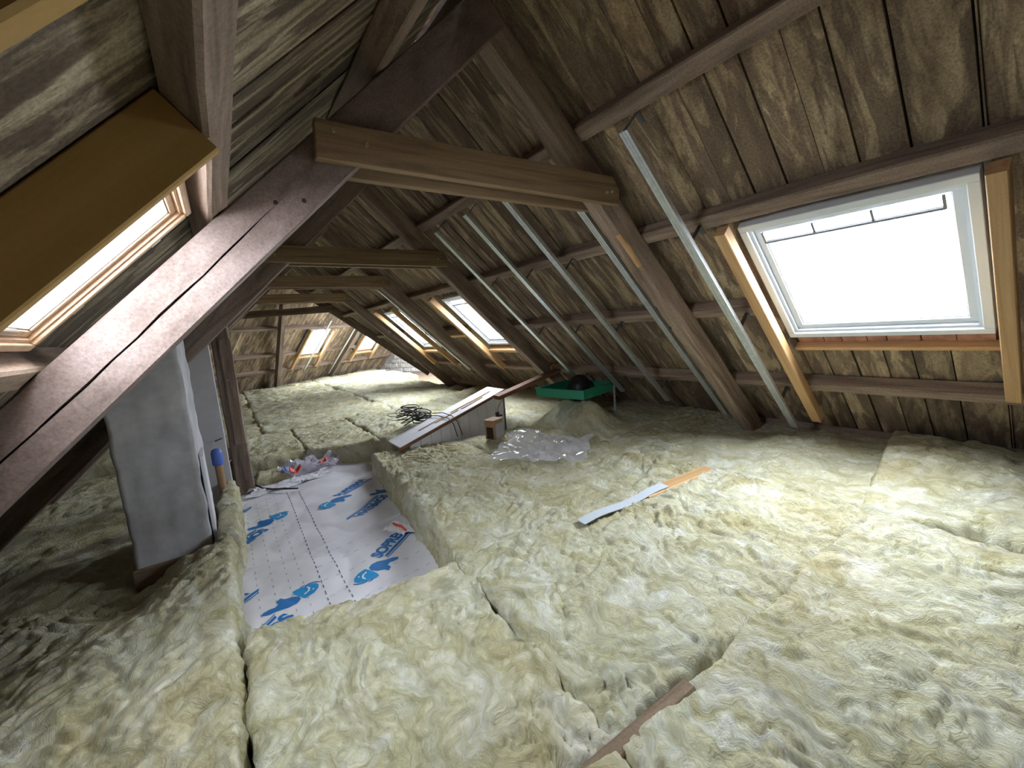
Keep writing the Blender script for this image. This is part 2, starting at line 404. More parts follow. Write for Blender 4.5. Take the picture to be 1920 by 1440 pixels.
# blank slope over the wing's near side (seen only by the light)
dV = Vector((math.sin(PHI)*c_, -math.cos(PHI)*c_, -s_)); nV = Vector((math.sin(PHI)*s_, -math.cos(PHI)*s_, c_))
RV = Roof(dV, nV, hW, (XR, BY, ZR+H))
WV = [(1.4, 2.9, 4.1, 5.4), (1.4, 2.9, 2.4, 3.8)]  # out of view; the second opening is added to bring more light into the wing
V, F = [], []
cn_ = meshobj('ceiling_wing_near', *cells(RV, WV, 0.0, 4.5, 0.0, YG+0.3, 0.035), M['underlay'])
for v in cn_.data.vertices:
    q = v.co-Vector((XR, BY, ZR+H)); sv = q.dot(dV); yv = q.dot(hW)
    lim = 0.425*sv*1.0
    if yv < lim: v.co += hW*(lim-yv)
tag(cn_, 'near roof slope of the wing, turned away beyond the bend', None, kind='structure')

# floor and end walls
V, F = boxg(-3.2, 10.5, -3.4, 19.5, -0.06, 0.0)
fl = meshobj('floor', V, F, M['deck']); tag(fl, 'dark board deck of the attic under the insulation', kind='structure')
V = [(-2.4, -3.22, 0), (4.7, -3.22, 0), (XR, -3.22, ZR+H+0.06), (-2.4, -3.30, 0), (4.7, -3.30, 0), (XR, -3.30, ZR+H+0.06)]
wb = meshobj('wall_back', V, [(0, 1, 2), (5, 4, 3), (0, 3, 4, 1), (1, 4, 5, 2), (2, 5, 3, 0)], M['mortar']); tag(wb, 'plastered gable behind the camera', kind='structure')
# stone gable of the wing: backing + single stones
gA = RW.p(4.6, YG, 0); gT = RW.p(0, YG, 0); gB = RV.p(4.4, YG, 0)
off = hW*0.10
V = [gA, gB, gT, gA+off, gB+off, gT+off]
wg = meshobj('wall_gable', V, [(0, 1, 2), (5, 4, 3), (0, 3, 4, 1), (1, 4, 5, 2), (2, 5, 3, 0)], M['mortar']); tag(wg, 'pale rubble stone gable at the far end of the wing', kind='structure')
gdir = (gB-gA); gdir.z = 0; glen = gdir.length; gdir.normalize()
z = 0.02; row = 0
while z < 1.55:
    hgt = random.uniform(0.13, 0.2); t = random.uniform(0.0, 0.1)
    while t < 4.2:
        w = random.uniform(0.16, 0.36)
        base = Vector((gA.x, gA.y, 0))+gdir*(t+ (z/s_*c_ if False else 0))
        mid = base+gdir*(w/2)+Vector((0, 0, z+hgt/2))
        if (mid-RW.p(0, 0, 0)).dot(nW) < -0.12:
            m_ = 0.012; q = [(m_, m_), (w-m_, m_*1.3), (w-m_*1.2, hgt-m_), (m_*1.4, hgt-m_)]
            q = [(a+random.uniform(-.02, .02), b+random.uniform(-.018, .018)) for a, b in q]
            V = [(a, 0, b) for a, b in q]+[(w/2+(a-w/2)*0.86, -random.uniform(.02, .04), hgt/2+(b-hgt/2)*0.86) for a, b in q]
            meshobj('stone', V, [(4, 5, 6, 7), (0, 1, 5, 4), (1, 2, 6, 5), (2, 3, 7, 6), (3, 0, 4, 7)], M['stone'], wg,
                    axes(base+Vector((0, 0, z)), gdir, hW, Vector((0, 0, 1))))
        t += w+0.004
    z += hgt

# ------------------------------------------------------------------ skylights
def ring(roof, s0, s1, y0, y1, w, D0, D1, wb=None):
    wb = wb or w
    parts = []
    def bx(a, b, c, d):
        v = [roof.p(s, y, D) for D in (D0, D1) for s, y in ((a, c), (b, c), (b, d), (a, d))]
        parts.append((v, list(BOXF)))
    bx(s0, s0+w, y0, y1); bx(s1-wb, s1, y0, y1); bx(s0+w, s1-wb, y0, y0+w); bx(s0+w, s1-wb, y1-w, y1)
    return join(parts)
def slab(roof, s0, s1, y0, y1, D0, D1):
    return [roof.p(s, y, D) for D in (D0, D1) for s, y in ((s0, y0), (s1, y0), (s1, y1), (s0, y1))], list(BOXF)
def bevel(o, w):
    b = o.modifiers.new('bevel', 'BEVEL'); b.width = w; b.segments = 2; b.limit_method = 'ANGLE'
def skylight(idx, label, roof, win, Dface, DB, frame_mat, handle=True, k=1.0, dp=0.05):
    s0, s1, y0, y1 = win
    ctr = roof.p((s0+s1)/2, (y0+y1)/2, DB)
    e = empty('window_%d' % idx, ctr); tag(e, label, kind='structure')
    a, b, c = 0.038*k, 0.054*k, 0.088*k
    f = meshobj('frame', *ring(roof, s0, s1, y0, y1, a, Dface, DB+0.10), frame_mat, e); bevel(f, 0.004)
    f2 = meshobj('frame_step', *ring(roof, s0+a, s1-a, y0+a, y1-a, b-a, Dface+0.018*k, DB+0.09), frame_mat, e)
    sa = meshobj('sash', *ring(roof, s0+b, s1-b, y0+b, y1-b, c-b, Dface+0.035*k, DB+0.085), frame_mat, e); bevel(sa, 0.004)
    g = meshobj('gasket', *ring(roof, s0+c, s1-c, y0+c, y1-c, 0.004, Dface+0.045*k, DB+dp+0.01), M['greyline'], e)
    meshobj('pane', *slab(roof, s0+c-0.002, s1-c+0.002, y0+c-0.002, y1-c+0.002, DB+dp, DB+dp+0.006), M['glass'], e)
    if handle:
        sh = s0+0.135
        hb = meshobj('vent_bar', *slab(roof, sh, sh+0.012, y0+0.10, y1-0.10, Dface+0.005, Dface+0.02), M['greyline'], e)
        for k in range(4):
            yy = y0+0.10+(y1-y0-0.21)*k/3
            meshobj('bar_bracket', *slab(roof, s0+0.075, sh, yy, yy+0.010, Dface+0.006, Dface+0.016), M['greyline'], hb)
    # portal so the renderer samples the sky through the opening
    L = bpy.data.lights.new('sky_opening', 'AREA'); L.shape = 'RECTANGLE'; L.size = s1-s0; L.size_y = y1-y0
    L.cycles.is_portal = True
    lo = bpy.data.objects.new('sky_opening', L)
    put(lo, None, axes(roof.p((s0+s1)/2, (y0+y1)/2, DB+0.12), roof.d, -roof.h if roof.d.cross(roof.h).dot(roof.n) < 0 else roof.h, roof.n))
    # the lamp shines along its local -Z, i.e. inwards
    return e
skylight(1, 'large white roof window between two orange timbers on the right slope', RR, WR[0], 1.995, DBR, M['white'])
skylight(2, 'white roof window just beyond the second truss on the right slope', RR, WR[1], 2.0, DBR, M['white'])
skylight(3, 'narrow-looking white roof window beyond the third truss, partly behind a metal stud', RR, WR[2], 2.0, DBR, M['white'])
skylight(4, 'pine roof window at the left edge, behind the yellow trimmer', RL, WL[0], 0.332, DBL, M['pine'], handle=False, k=0.62, dp=-0.005)
skylight(5, 'small far skylight left of the two in the wing', RW, WW[0], -0.05, 0.0, M['white'])
skylight(6, 'small far skylight right of the two in the wing', RW, WW[1], -0.05, 0.0, M['white'])
skylight(7, 'first skylight on the hidden near slope of the wing', RV, WV[0], -0.05, 0.0, M['white'], handle=False)
skylight(8, 'unseen second skylight added on the near slope to brighten the wing', RV, WV[1], -0.05, 0.0, M['white'], handle=False)
w5 = bpy.data.objects['window_4']
for sv, yv, D in ((0.12, 1.764, 0.345), (-0.17, 1.764, 0.345)):
    h_ = meshobj('catch', *slab(RL, sv, sv+0.035, yv, yv+0.012, D-0.012, D+0.02), M['bolt'], w5)
V, F = tube([RL.p(0.255, 1.30, 0.36), RL.p(0.255, 1.62, 0.36)], 0.012, 10)
meshobj('handle_tube', V, F, M['bolt'], w5, smooth=True)

# ------------------------------------------------------------------ purlins
def purlin(roof, sv, y0, y1, D0, label, cat='roof beam', group=None, mat=None, w=0.08, d=0.10):
    o = roof.box('purlin', sv, sv+w, y0, y1, D0, D0+d-0.001, mat or M['purlin'], None, 'y', seg=0.35, jit=0.004, ch=0.008)
    return tag(o, label, cat, group)
GP = 'purlins under the roof boards'
purlin(RR, 0.551, -1.6, 10.1, DPR, 'uppermost old purlin running along the right roof slope', group=GP)
purlin(RR, 1.312, -1.6, 9.9, DPR, 'old purlin along the right slope, directly above the large white roof window', group=GP)
purlin(RR, 2.055, 1.315, 4.28, DPR, 'old purlin left of the large window, crossed by five metal studs', group=GP)
purlin(RR, 2.055, 5.22, 6.66, DPR, 'short old purlin between the third truss and its neighbouring skylights', group=GP)
purlin(RR, 2.055, 7.65, 9.3, DPR, 'short old purlin beyond the third skylight on the right slope', group=GP)
purlin(RR, 2.90, -1.6, 8.9, DPR, 'lowest visible old purlin on the right, below the large window', group=GP)
purlin(RR, 3.62, -1.6, 8.7, DPR, 'old purlin at the right eaves behind the insulation', group=GP)
purlin(RL, -1.29, -1.6, 10.5, DPL, 'highest purlin on the left slope, near the ridge', group=GP, d=0.105, mat=M['beam'])
purlin(RL, -0.405, -1.6, 10.5, DPL, 'left slope purlin that the yellow trimmer board butts against', group=GP, d=0.105)
purlin(RL, 0.327, -1.6, 3.1, DPL, 'pale-topped purlin below the pine window at the left edge', group=GP, d=0.105)
purlin(RL, 1.06, -1.6, 10.5, DPL, 'purlin low on the left slope in the dark', group=GP, d=0.105)
for sv, lb in ((1.80, 'upper purlin of the far wing, just above its skylights'), (2.76, 'middle purlin of the far wing, left of its skylights'), (3.42, 'lower purlin of the far wing')):
    if sv > 2 and sv < 3:
        o = RW.box('purlin', sv, sv+0.08, hip(0)*0-0.9, 1.68, -0.1, -0.001, M['purlin'], None, 'y')
        tag(o, lb, 'roof beam', GP)
        o = RW.box('purlin', sv, sv+0.08, 2.60, 3.86, -0.1, -0.001, M['purlin'], None, 'y')
        tag(o, 'short middle purlin between the two far skylights of the wing', 'roof beam', GP)
    else:
        o = RW.box('purlin', sv, sv+0.08, -0.7 if sv < 2 else -1.3, YG-0.05, -0.1, -0.001, M['purlin'], None, 'y')
        tag(o, lb, 'roof beam', GP)
rb = beam('ridge_beam', Vector((XR-0.04, -1.6, ZR+H-0.19)), Vector((0, 1, 0)), Vector((1, 0, 0)), Vector((0, 0, 1)), 12.1, 0.08, 0.12, M['beam'])
# keep x as the beam's long axis
tag(rb, 'dark ridge beam at the top of the roof', 'roof beam')

# ------------------------------------------------------------------ trusses
def bolt(p, ax, parent, r=0.009):
    bm = bmesh.new()
    bmesh.ops.create_cone(bm, cap_ends=True, segments=6, radius1=r, radius2=r*0.8, depth=0.012)
    rot = Vector((0, 0, 1)).rotation_difference(ax).to_matrix().to_4x4(); rot.translation = p
    return bmobj('bolt', bm, M['bolt'], parent, rot)
def tie_board(parent, poly, y0, y1, mat):
    n = len(poly); x0 = poly[0][0]
    V = [(x-x0, 0, z) for x, z in poly]+[(x-x0, y1-y0, z) for x, z in poly]
    F = [tuple(range(n)), tuple(reversed(range(n, 2*n)))]+[(i, i+n, (i+1) % n+n, (i+1) % n) for i in range(n)]
    o = meshobj('collar_tie', V, F, mat, parent, axes(P(x0, y0, 0), Vector((1, 0, 0)), Vector((0, 1, 0)), Vector((0, 0, 1))))
    bevel(o, 0.004); return o
def cracked_rafter(parent, s0, s1, y0, y1, D0, D1, mat):
    """left rafter of the first truss: a long drying crack opens its near face"""
    n = 46; V = []; F = []; L = s1-s0
    rnd = random.Random(5)
    wob = 0
    for i in range(n+1):
        x = L*i/n; s = s0+x
        wob += rnd.uniform(-0.0025, 0.0025); wob *= 0.9
        jj = [rnd.uniform(-0.0025, 0.0025) for _ in range(4)]
        T = D1-D0; W = y1-y0
        # crack sits at about 60 % of the face height, drifting downwards
        t = (s+0.55)/1.75
        cz = T*(0.50+0.05*math.sin(x*2.1))+wob*1.2
        if 0 < t < 1: hw = 0.0042*min(1, 6*t)*(0.65+0.35*math.sin(9*x)**2)
        else: hw = 0.0002
        dep = 0.03 if 0 < t < 1 else 0.0005
        ch = 0.006
        V += [(x, jj[0], ch), (x, jj[1]*0.5, cz-hw), (x, dep, cz-hw*0.2), (x, dep, cz+hw*0.2), (x, jj[1]*0.5, cz+hw), (x, jj[2], T-ch), (x, ch, T),
              (x, W-ch, T), (x, W+jj[3], T-ch), (x, W, ch), (x, W-ch, 0), (x, ch, jj[0])]
    k = 12
    for i in range(n):
        for a in range(k):
            b = (a+1) % k
            F.append((i*k+a, i*k+b, (i+1)*k+b, (i+1)*k+a))
    F.append(tuple(reversed(range(k)))); F.append(tuple(n*k+a for a in range(k)))
    return meshobj('rafter', V, F, mat, parent, axes(RL.p(s0, y0, D0), RL.d, RL.h, RL.n))
TIE = [(0.385, 0.662), (2.035, 0.648), (2.035, 0.735), (1.985, 0.802), (0.395, 0.802)]
def truss(Y, label, first=False, mat=None, sR=4.1, sL=2.35, tie=TIE, th=0.10):
    e = empty('roof_truss', (XR, Y, H)); tag(e, label, 'truss', 'trusses along the attic')
    mat = mat or M['beam']
    RR.box('rafter', -0.20, sR, Y, Y+th, 1.80, DPR-0.001, M['purlin'] if first else mat, e, 'd', seg=0.25, jit=0.004, ch=0.008)
    if first:
        lr = cracked_rafter(e, -1.93, sL, Y-0.004, Y+th, 0.10, DPL-0.002, M['rafter'])
        # dowel holes near the tie
        for (sv, D) in ((-0.60, 0.145), (-0.52, 0.20)):
            bm = bmesh.new(); bmesh.ops.create_cone(bm, cap_ends=True, segments=10, radius1=0.008, radius2=0.008, depth=0.003)
            rot = Vector((0, 0, 1)).rotation_difference(Vector((0, -1, 0))).to_matrix().to_4x4(); rot.translation = RL.p(sv, Y-0.0045, D)
            bmobj('dowel_hole', bm, M['crack'], lr, rot)
    else:
        RL.box('rafter', -1.93, sL, Y-0.012, Y+th, 0.08, DPL-0.002, mat, e, 'd', seg=0.25, jit=0.004, ch=0.008)
    if first: RR.box('splintered_patch', 1.16, 1.43, Y-0.006, Y+0.028, 1.792, 1.812, M['new'], e, 'd', seg=0.05, jit=0.004, ch=0.003)
    t1 = tie_board(e, tie, Y-0.055, Y-0.013, M['tie'])
    t2 = tie_board(e, [(x if x < 1 else x-0.03, z) for x, z in tie], Y+th+0.006, Y+th+0.048, M['tie'])
    if first:
        for x, z in ((0.455, 0.765), (0.575, 0.735), (1.925, 0.705), (1.965, 0.712)):
            bolt(P(x, Y-0.06, z), Vector((0, -1, 0)), t1)
    else:
        for x, z in ((0.47, 0.72), (1.93, 0.72)):
            bolt(P(x, Y-0.06, z), Vector((0, -1, 0)), t1)
    return e
truss(1.77, 'nearest roof truss with a long crack in its left rafter', True)
truss(4.03, 'second roof truss from the camera, dark rafters and doubled collar tie')
truss(5.80, 'third roof truss, between the second and third skylights', mat=M['beam'])
truss(7.95, 'fourth roof truss, with a pale patch of light on its right rafter')
truss(-2.4, 'roof truss behind the camera')
# truss on the bend
e = empty('roof_truss', (XR, BY, H)); tag(e, 'dark truss set askew where the attic bends', 'truss', 'trusses along the attic')
up = Vector((0, 0, 1))
ax = (Vector((4.32, 0, -1.45))-Vector((XR, 0, 1.42))); slope = ax.z/ax.x
dirR = Vector((bend.x, bend.y, slope*bend.x)).normalized()
perp = Vector((-bend.y, bend.x, 0)).normalized()
o0 = Vector((XR, BY-0.05, 1.42+H))
beam('rafter', o0+dirR*-0.1, dirR, perp, dirR.cross(perp), 4.0, 0.10, 0.17, M['beam'], e, seg=0.3, jit=0.004)
dirL = Vector((-bend.x, -bend.y, slope*bend.x)).normalized()
beam('rafter', o0+dirL*-0.1+Vector((0, 0, -0.12)), dirL, perp, perp.cross(dirL), 4.1, 0.10, 0.17, M['beam'], e, seg=0.3, jit=0.004)
tp = Vector((XR, BY-0.12, 0.60+H))
beam('collar_tie', tp-bend*1.15, bend, perp, up, 2.25, 0.05, 0.15, M['beam'], e)

# ------------------------------------------------------------------ new timbers beside the skylights
GT = 'new timbers framing the skylights'
def timber(roof, s0, s1, y0, y1, D0, D1, label, along='d', mat=None):
    o = roof.box('trimmer_timber', s0, s1, y0, y1, D0, D1, mat or M['new'], None, along, seg=0.6, jit=0.0012, ch=0.004)
    return tag(o, label, 'timber', GT)
timber(RR, 1.395, 3.30, 1.245, 1.308, 1.885, 1.957, 'long orange timber on the left side of the large roof window')
timber(RR, 1.395, 2.84, 0.250, 0.308, 1.885, 1.957, 'orange timber at the right picture edge beside the large roof window')
timber(RR, 2.522, 2.552, 0.31, 1.243, 2.0, 2.055, 'thin orange rail below the large roof window', 'y')
timber(RR, 1.395, 2.88, 4.27, 4.335, 1.885, 1.957, 'orange timber on the near side of the second skylight, beside the second truss')
timber(RR, 1.395, 2.88, 5.14, 5.205, 1.885, 1.957, 'orange timber on the far side of the second skylight')
timber(RR, 2.50, 2.55, 4.337, 5.138, 1.945, 2.04, 'short orange rail below the second skylight', 'y')
timber(RR, 2.10, 2.15, 5.207, 5.70, 1.90, 1.955, 'short orange noggin between second skylight and third truss', 'y')
timber(RR, 1.395, 2.88, 6.655, 6.72, 1.885, 1.957, 'orange timber on the near side of the third skylight')
timber(RR, 1.395, 2.88, 7.58, 7.645, 1.885, 1.957, 'orange timber on the far side of the third skylight')
timber(RR, 2.54, 2.59, 6.722, 7.578, 1.945, 2.04, 'short orange rail below the third skylight', 'y')
timber(RW, 1.89, 3.40, 1.70, 1.765, -0.17, -0.102, 'orange timber left of the left far skylight')
timber(RW, 1.89, 3.40, 2.52, 2.585, -0.17, -0.102, 'orange timber right of the left far skylight')
timber(RW, 2.99, 3.05, 1.77, 2.515, -0.11, -0.02, 'orange rail under the left far skylight', 'y')
timber(RW, 1.89, 3.40, 3.87, 3.935, -0.17, -0.102, 'orange timber left of the right far skylight')
timber(RW, 1.89, 3.40, 4.77, 4.835, -0.17, -0.102, 'orange timber right of the right far skylight')
timber(RW, 3.08, 3.14, 3.94, 4.765, -0.11, -0.02, 'orange rail under the right far skylight', 'y')
timber(RL, -0.322, 0.322, 1.085, 1.121, 0.256, 0.388, 'broad dark-yellow trimmer board before the pine window at the left edge', mat=M['yellow'])
timber(RL, -0.322, 0.322, 0.497, 0.533, 0.256, 0.388, 'yellow trimmer board in the top left corner of the picture', mat=M['yellow'])
# rafter of the wing
pA_ = RW.p(0.9, 0.42, -0.25); pB_ = RW.p(4.3, 1.55, -0.25)
rw = beam('wing_rafter', pA_, pB_-pA_, hW-(pB_-pA_).normalized()*hW.dot((pB_-pA_).normalized()), nW, (pB_-pA_).length, 0.11, 0.147, M['beam']); tag(rw, 'dark rafter crossing the purlins of the far wing', 'roof beam')
rw = RW.box('wing_rafter', 0.2, 4.4, 3.32, 3.42, -0.26, -0.102, M['beam'], None, 'd'); tag(rw, 'dark rafter of the far wing, between its two skylights', 'roof beam')
# clay tiles under the large window, grey ones beside it
e = empty('roof_tile_strip', RR.p(2.44, 0.8, 2.05)); tag(e, 'row of reddish clay tiles showing under the large roof window', 'tiles')
y = 0.345
while y < 1.2:
    w = random.uniform(0.085, 0.15); w = min(w, 1.235-y)
    meshobj('tile', *slab(RR, 2.412+random.uniform(0, .006), 2.520, y, y+w-0.006, 2.045+random.uniform(-.004, .004), 2.075), M['tile'], e); y += w
e = empty('roof_tile_column', RR.p(1.9, 0.32, 2.05)); tag(e, 'grey tile ends showing right of the large roof window', 'tiles')
sv = 1.42
while sv < 2.4:
    meshobj('tile', *slab(RR, sv, sv+0.085, 0.310, 0.333, 2.045+random.uniform(-.004, .004), 2.075), M['greytile'], e); sv += 0.092

# ------------------------------------------------------------------ galvanised studs hung under the right slope
def stud(roof, y, s0, s1, D, purl, label, w=0.048, dep=0.027, Dp=DPR):
    e = empty('metal_stud', roof.p(s1, y, D)); tag(e, label, 'metal stud', 'galvanised studs on the right slope')
    # C profile with two ribs in its face
    t = 0.0012
    prof = [(0, dep), (0, 0), (w*0.28, 0), (w*0.31, 0.004), (w*0.36, 0.004), (w*0.39, 0), (w*0.61, 0), (w*0.64, 0.004), (w*0.69, 0.004), (w*0.72, 0), (w, 0), (w, dep), (w-0.006, dep)]
    inn = [(a if a == 0 else a, b) for a, b in prof]
    n = len(prof); V = []; F = []
    for x in (0, s1-s0):
        V += [(x, a, b) for a, b in prof]
    for x in (0, s1-s0):
        V += [(x, min(max(a, t), w-t), b+t if b < dep else b) for a, b in prof]
    for i in range(n-1):
        F.append((i, i+1, n+i+1, n+i)); F.append((2*n+i, 3*n+i, 3*n+i+1, 2*n+i+1))
        F.append((i, 2*n+i, 2*n+i+1, i+1)); F.append((n+i, n+i+1, 3*n+i+1, 3*n+i))
    meshobj('channel', V, F, M['galv'], e, axes(roof.p(s0, y, D), roof.d, roof.h, roof.n))
    for sp in purl:
        meshobj('hanger', *slab(roof, sp-0.002, sp, y+0.012, y+0.036, D+0.004, Dp-0.004), M['darksteel'], e)
        meshobj('hanger_foot', *slab(roof, sp, sp+0.06, y+0.012, y+0.036, Dp-0.004, Dp-0.001), M['darksteel'], e)
PS = (0.60, 1.35, 2.09)
stud(RR, 1.375, 0.63, 3.28, 1.80, (0.635, 1.355, 2.10, 2.94), 'nearest metal stud, between first truss and large roof window')
stud(RR, 1.90, 0.86, 3.22, 1.80, (1.355, 2.10, 2.94), 'metal stud close behind the right rafter of the nearest truss')
stud(RR, 2.425, 0.62, 3.10, 1.80, (0.635, 1.355, 2.10, 2.94), 'second metal stud behind the nearest truss')
stud(RR, 2.93, 0.62, 3.02, 1.80, (0.635, 1.355, 2.10, 2.94), 'third metal stud behind the nearest truss, ending above the black dome')
stud(RR, 3.49, 0.63, 2.95, 1.80, (0.635, 1.355, 2.10, 2.94), 'metal stud just in front of the second truss')
stud(RR, 6.0, 0.95, 2.85, 1.80, (1.355, 2.94), 'thin metal stud crossing in front of the third skylight')
stud(RW, 2.08, 1.45, 3.42, -0.25, (1.82, 3.44), 'thin metal stud crossing the left far skylight', Dp=-0.1)
stud(RW, 3.13, 1.75, 3.75, -0.25, (1.82, 3.44), 'thin metal stud between the two far skylights', Dp=-0.1)

# ------------------------------------------------------------------ mineral wool batts
def wool_h(X, Y, seed, a=0.0):
    ca, sa = math.cos(a), math.sin(a)
    U = X*ca+Y*sa; W = (-X*sa+Y*ca)
    wx = U+0.16*fbm(X*2.3, Y*2.3, seed+1, 3); wy = W*1.35+0.16*fbm(X*2.3, Y*2.3, seed+5, 3)
    b1 = np.abs(pn(wx*2.6, wy*2.6, seed+9))**0.6
    w2x = wx+0.045*pn(X*8, Y*8, seed+2); w2y = wy+0.045*pn(X*8, Y*8, seed+3)
    b2 = np.abs(pn(w2x*6.5, w2y*5.0, seed+11))**0.55
    b3 = np.abs(pn(w2x*17, w2y*9, seed+13))**0.6
    b4 = np.abs(pn(w2x*40, w2y*17, seed+15))**0.7
    gate = 0.5+0.9*np.clip(0.5+pn(X*1.7, Y*1.7, seed+25), 0, 1)
    return 0.028*fbm(X*1.2, Y*1.2, seed+21, 2)+0.022*b1+gate*(0.028*b2+0.020*b3+0.010*b4)-0.042
def batt(label, quad, zt, res, seed, base=-1.45, amp=1.0, rag=0.010, bumps=(), ang=0.3, group='mineral wool batts on the attic floor', name='insulation_batt', dirt=None):
    q = np.array(quad, float); zt = np.array(zt, float)
    lu = max(np.linalg.norm(q[1]-q[0]), np.linalg.norm(q[2]-q[3])); lv = max(np.linalg.norm(q[3]-q[0]), np.linalg.norm(q[2]-q[1]))
    nu = max(4, int(lu/res)); nv = max(4, int(lv/res))
    u, v = np.meshgrid(np.linspace(0, 1, nu+1), np.linspace(0, 1, nv+1))
    w = [(1-u)*(1-v), u*(1-v), u*v, (1-u)*v]
    X0 = sum(a*c[0] for a, c in zip(w, q)); Y0 = sum(a*c[1] for a, c in zip(w, q)); Z = sum(a*c for a, c in zip(w, zt))
    eu = np.minimum(u, 1-u)*lu; ev = np.minimum(v, 1-v)*lv; ed = np.minimum(eu, ev)
    fade = np.exp(-ed/0.25)
    X = X0+rag*fade*(fbm(X0*4, Y0*4, seed+31, 3)); Y = Y0+rag*fade*(fbm(X0*4, Y0*4, seed+37, 3))
    Z = Z+amp*wool_h(X0, Y0, seed, ang)-0.016*np.exp(-ed/0.008)-0.006*np.exp(-ed/0.03)
    for (bx, by, sx, sy, hh) in bumps:
        Z = Z+hh*np.exp(-((X0-bx)/sx)**2-((Y0-by)/sy)**2)
    Z = np.maximum(Z, base+0.03)
    V = np.stack([X, Y, Z+H], -1).reshape(-1, 3)
    idx = np.arange((nu+1)*(nv+1)).reshape(nv+1, nu+1)
    F = np.stack([idx[:-1, :-1], idx[:-1, 1:], idx[1:, 1:], idx[1:, :-1]], -1).reshape(-1, 4)
    loop = np.concatenate([idx[0, :-1], idx[:-1, -1], idx[-1, :0:-1], idx[:0:-1, 0]])
    ctr = V.mean(0); P0 = V[loop]; n = len(loop)
    tang = np.roll(P0, -1, 0)-np.roll(P0, 1, 0); nor = np.stack([tang[:, 1], -tang[:, 0], 0*tang[:, 0]], -1)
    nor /= np.linalg.norm(nor, axis=1, keepdims=True)+1e-9
    arc = np.cumsum(np.linalg.norm(np.diff(P0, axis=0, append=P0[:1]), axis=1))
    Vs = [V]; Fs = [F.tolist()]; prev = loop; cnt = len(V); LV = 7
    for k in range(1, LV+1):
        t = k/LV
        R = P0.copy(); R[:, 2] = P0[:, 2]*(1-t)+(base+H)*t
        o = 0.016*pn(arc*5, t*9+0*arc, seed+41)+0.010*pn(arc*22, t*14+0*arc, seed+43)+0.012
        R += nor*o[:, None]
        cur = np.arange(cnt, cnt+n); cnt += n; Vs.append(R)
        nx = np.roll(np.arange(n), -1)
        Fs.append(np.stack([prev, cur, cur[nx], prev[nx]], -1).tolist()); prev = cur
    Vall = np.concatenate(Vs); Fall = sum(Fs, [])
    org = Vector((float(q[:, 0].mean()), float(q[:, 1].mean()), base+H))
    o = meshobj(name, (Vall-np.array(org)), Fall, M['wool'], None, Matrix.Translation(org), smooth=True)
    return tag(o, label, 'insulation', group)
# left of the narrow joint
batt('shaded wool batt in the lower left, beside the chimney', [(-1.55, 1.0), (-0.125, 0.95), (-0.110, 3.12), (-1.75, 3.05)], [-1.20, -1.13, -1.15, -1.34], 0.010, 3, ang=0.9, rag=0.012,
     bumps=[(-0.25, 1.66, 0.09, 0.035, -0.06), (-0.42, 1.60, 0.07, 0.04, -0.04), (-0.62, 2.98, 0.26, 0.26, -0.13), (-0.28, 2.72, 0.16, 0.12, 0.035), (-0.95, 2.6, 0.2, 0.15, -0.04)])
batt('dark wool batt at the left under the eaves, by the chimney foot', [(-1.80, 3.10), (-0.62, 3.12), (-0.40, 6.62), (-1.75, 6.62)], [-1.36, -1.34, -1.30, -1.36], 0.03, 8, ang=0.2)
batt('narrow wool strip between chimney and printed sheet', [(-0.19, 3.10), (-0.080, 3.10), (-0.065, 4.55), (-0.18, 4.55)], [-1.15, -1.15, -1.20, -1.20], 0.010, 11, amp=0.6, rag=0.015)
batt('wool batt at the very bottom left corner of the picture', [(-1.55, -0.6), (-0.12, -0.6), (-0.125, 0.96), (-1.55, 1.01)], [-1.18, -1.14, -1.14, -1.20], 0.025, 14)
# centre front
batt('pale wool batt in the bottom centre, its torn far edge on the printed sheet', [(-0.100, 0.735), (0.735, 0.720), (0.83, 1.86), (-0.092, 2.03)], [-1.15, -1.13, -1.16, -1.19], 0.008, 21, ang=0.5, rag=0.028)
batt('wool batt in the foreground right of centre', [(0.728, 0.712), (2.72, 0.66), (2.76, 1.58), (0.822, 1.62)], [-1.135, -1.11, -1.10, -1.135], 0.009, 27, ang=-0.35, bumps=[(1.5, 1.15, 0.25, 0.2, 0.02)])
batt('wool batt under the bottom edge, left of the brown joist end', [(-0.105, -0.55), (0.715, -0.55), (0.715, 0.685), (-0.100, 0.71)], [-1.15, -1.13, -1.13, -1.15], 0.02, 33)
batt('wool batt in the bottom right corner with long creases', [(0.705, -0.6), (2.72, -0.6), (2.72, 0.715), (0.71, 0.692)], [-1.14, -1.10, -1.105, -1.135], 0.009, 37, ang=-0.9)
batt('raised wool batt at the right edge, its end lapping the next one', [(2.70, -0.7), (3.97, -0.7), (3.94, 0.88), (2.70, 0.72)], [-1.10, -1.00, -0.97, -1.08], 0.011, 41, ang=0.1, amp=0.9, bumps=[(3.4, 0.55, 0.5, 0.3, 0.03)])
batt('wool batt below the large roof window, against the right eaves', [(2.70, 0.66), (4.05, 0.86), (4.02, 2.64), (2.74, 2.60)], [-1.11, -1.05, -1.03, -1.11], 0.012, 47, ang=0.15, amp=0.9)
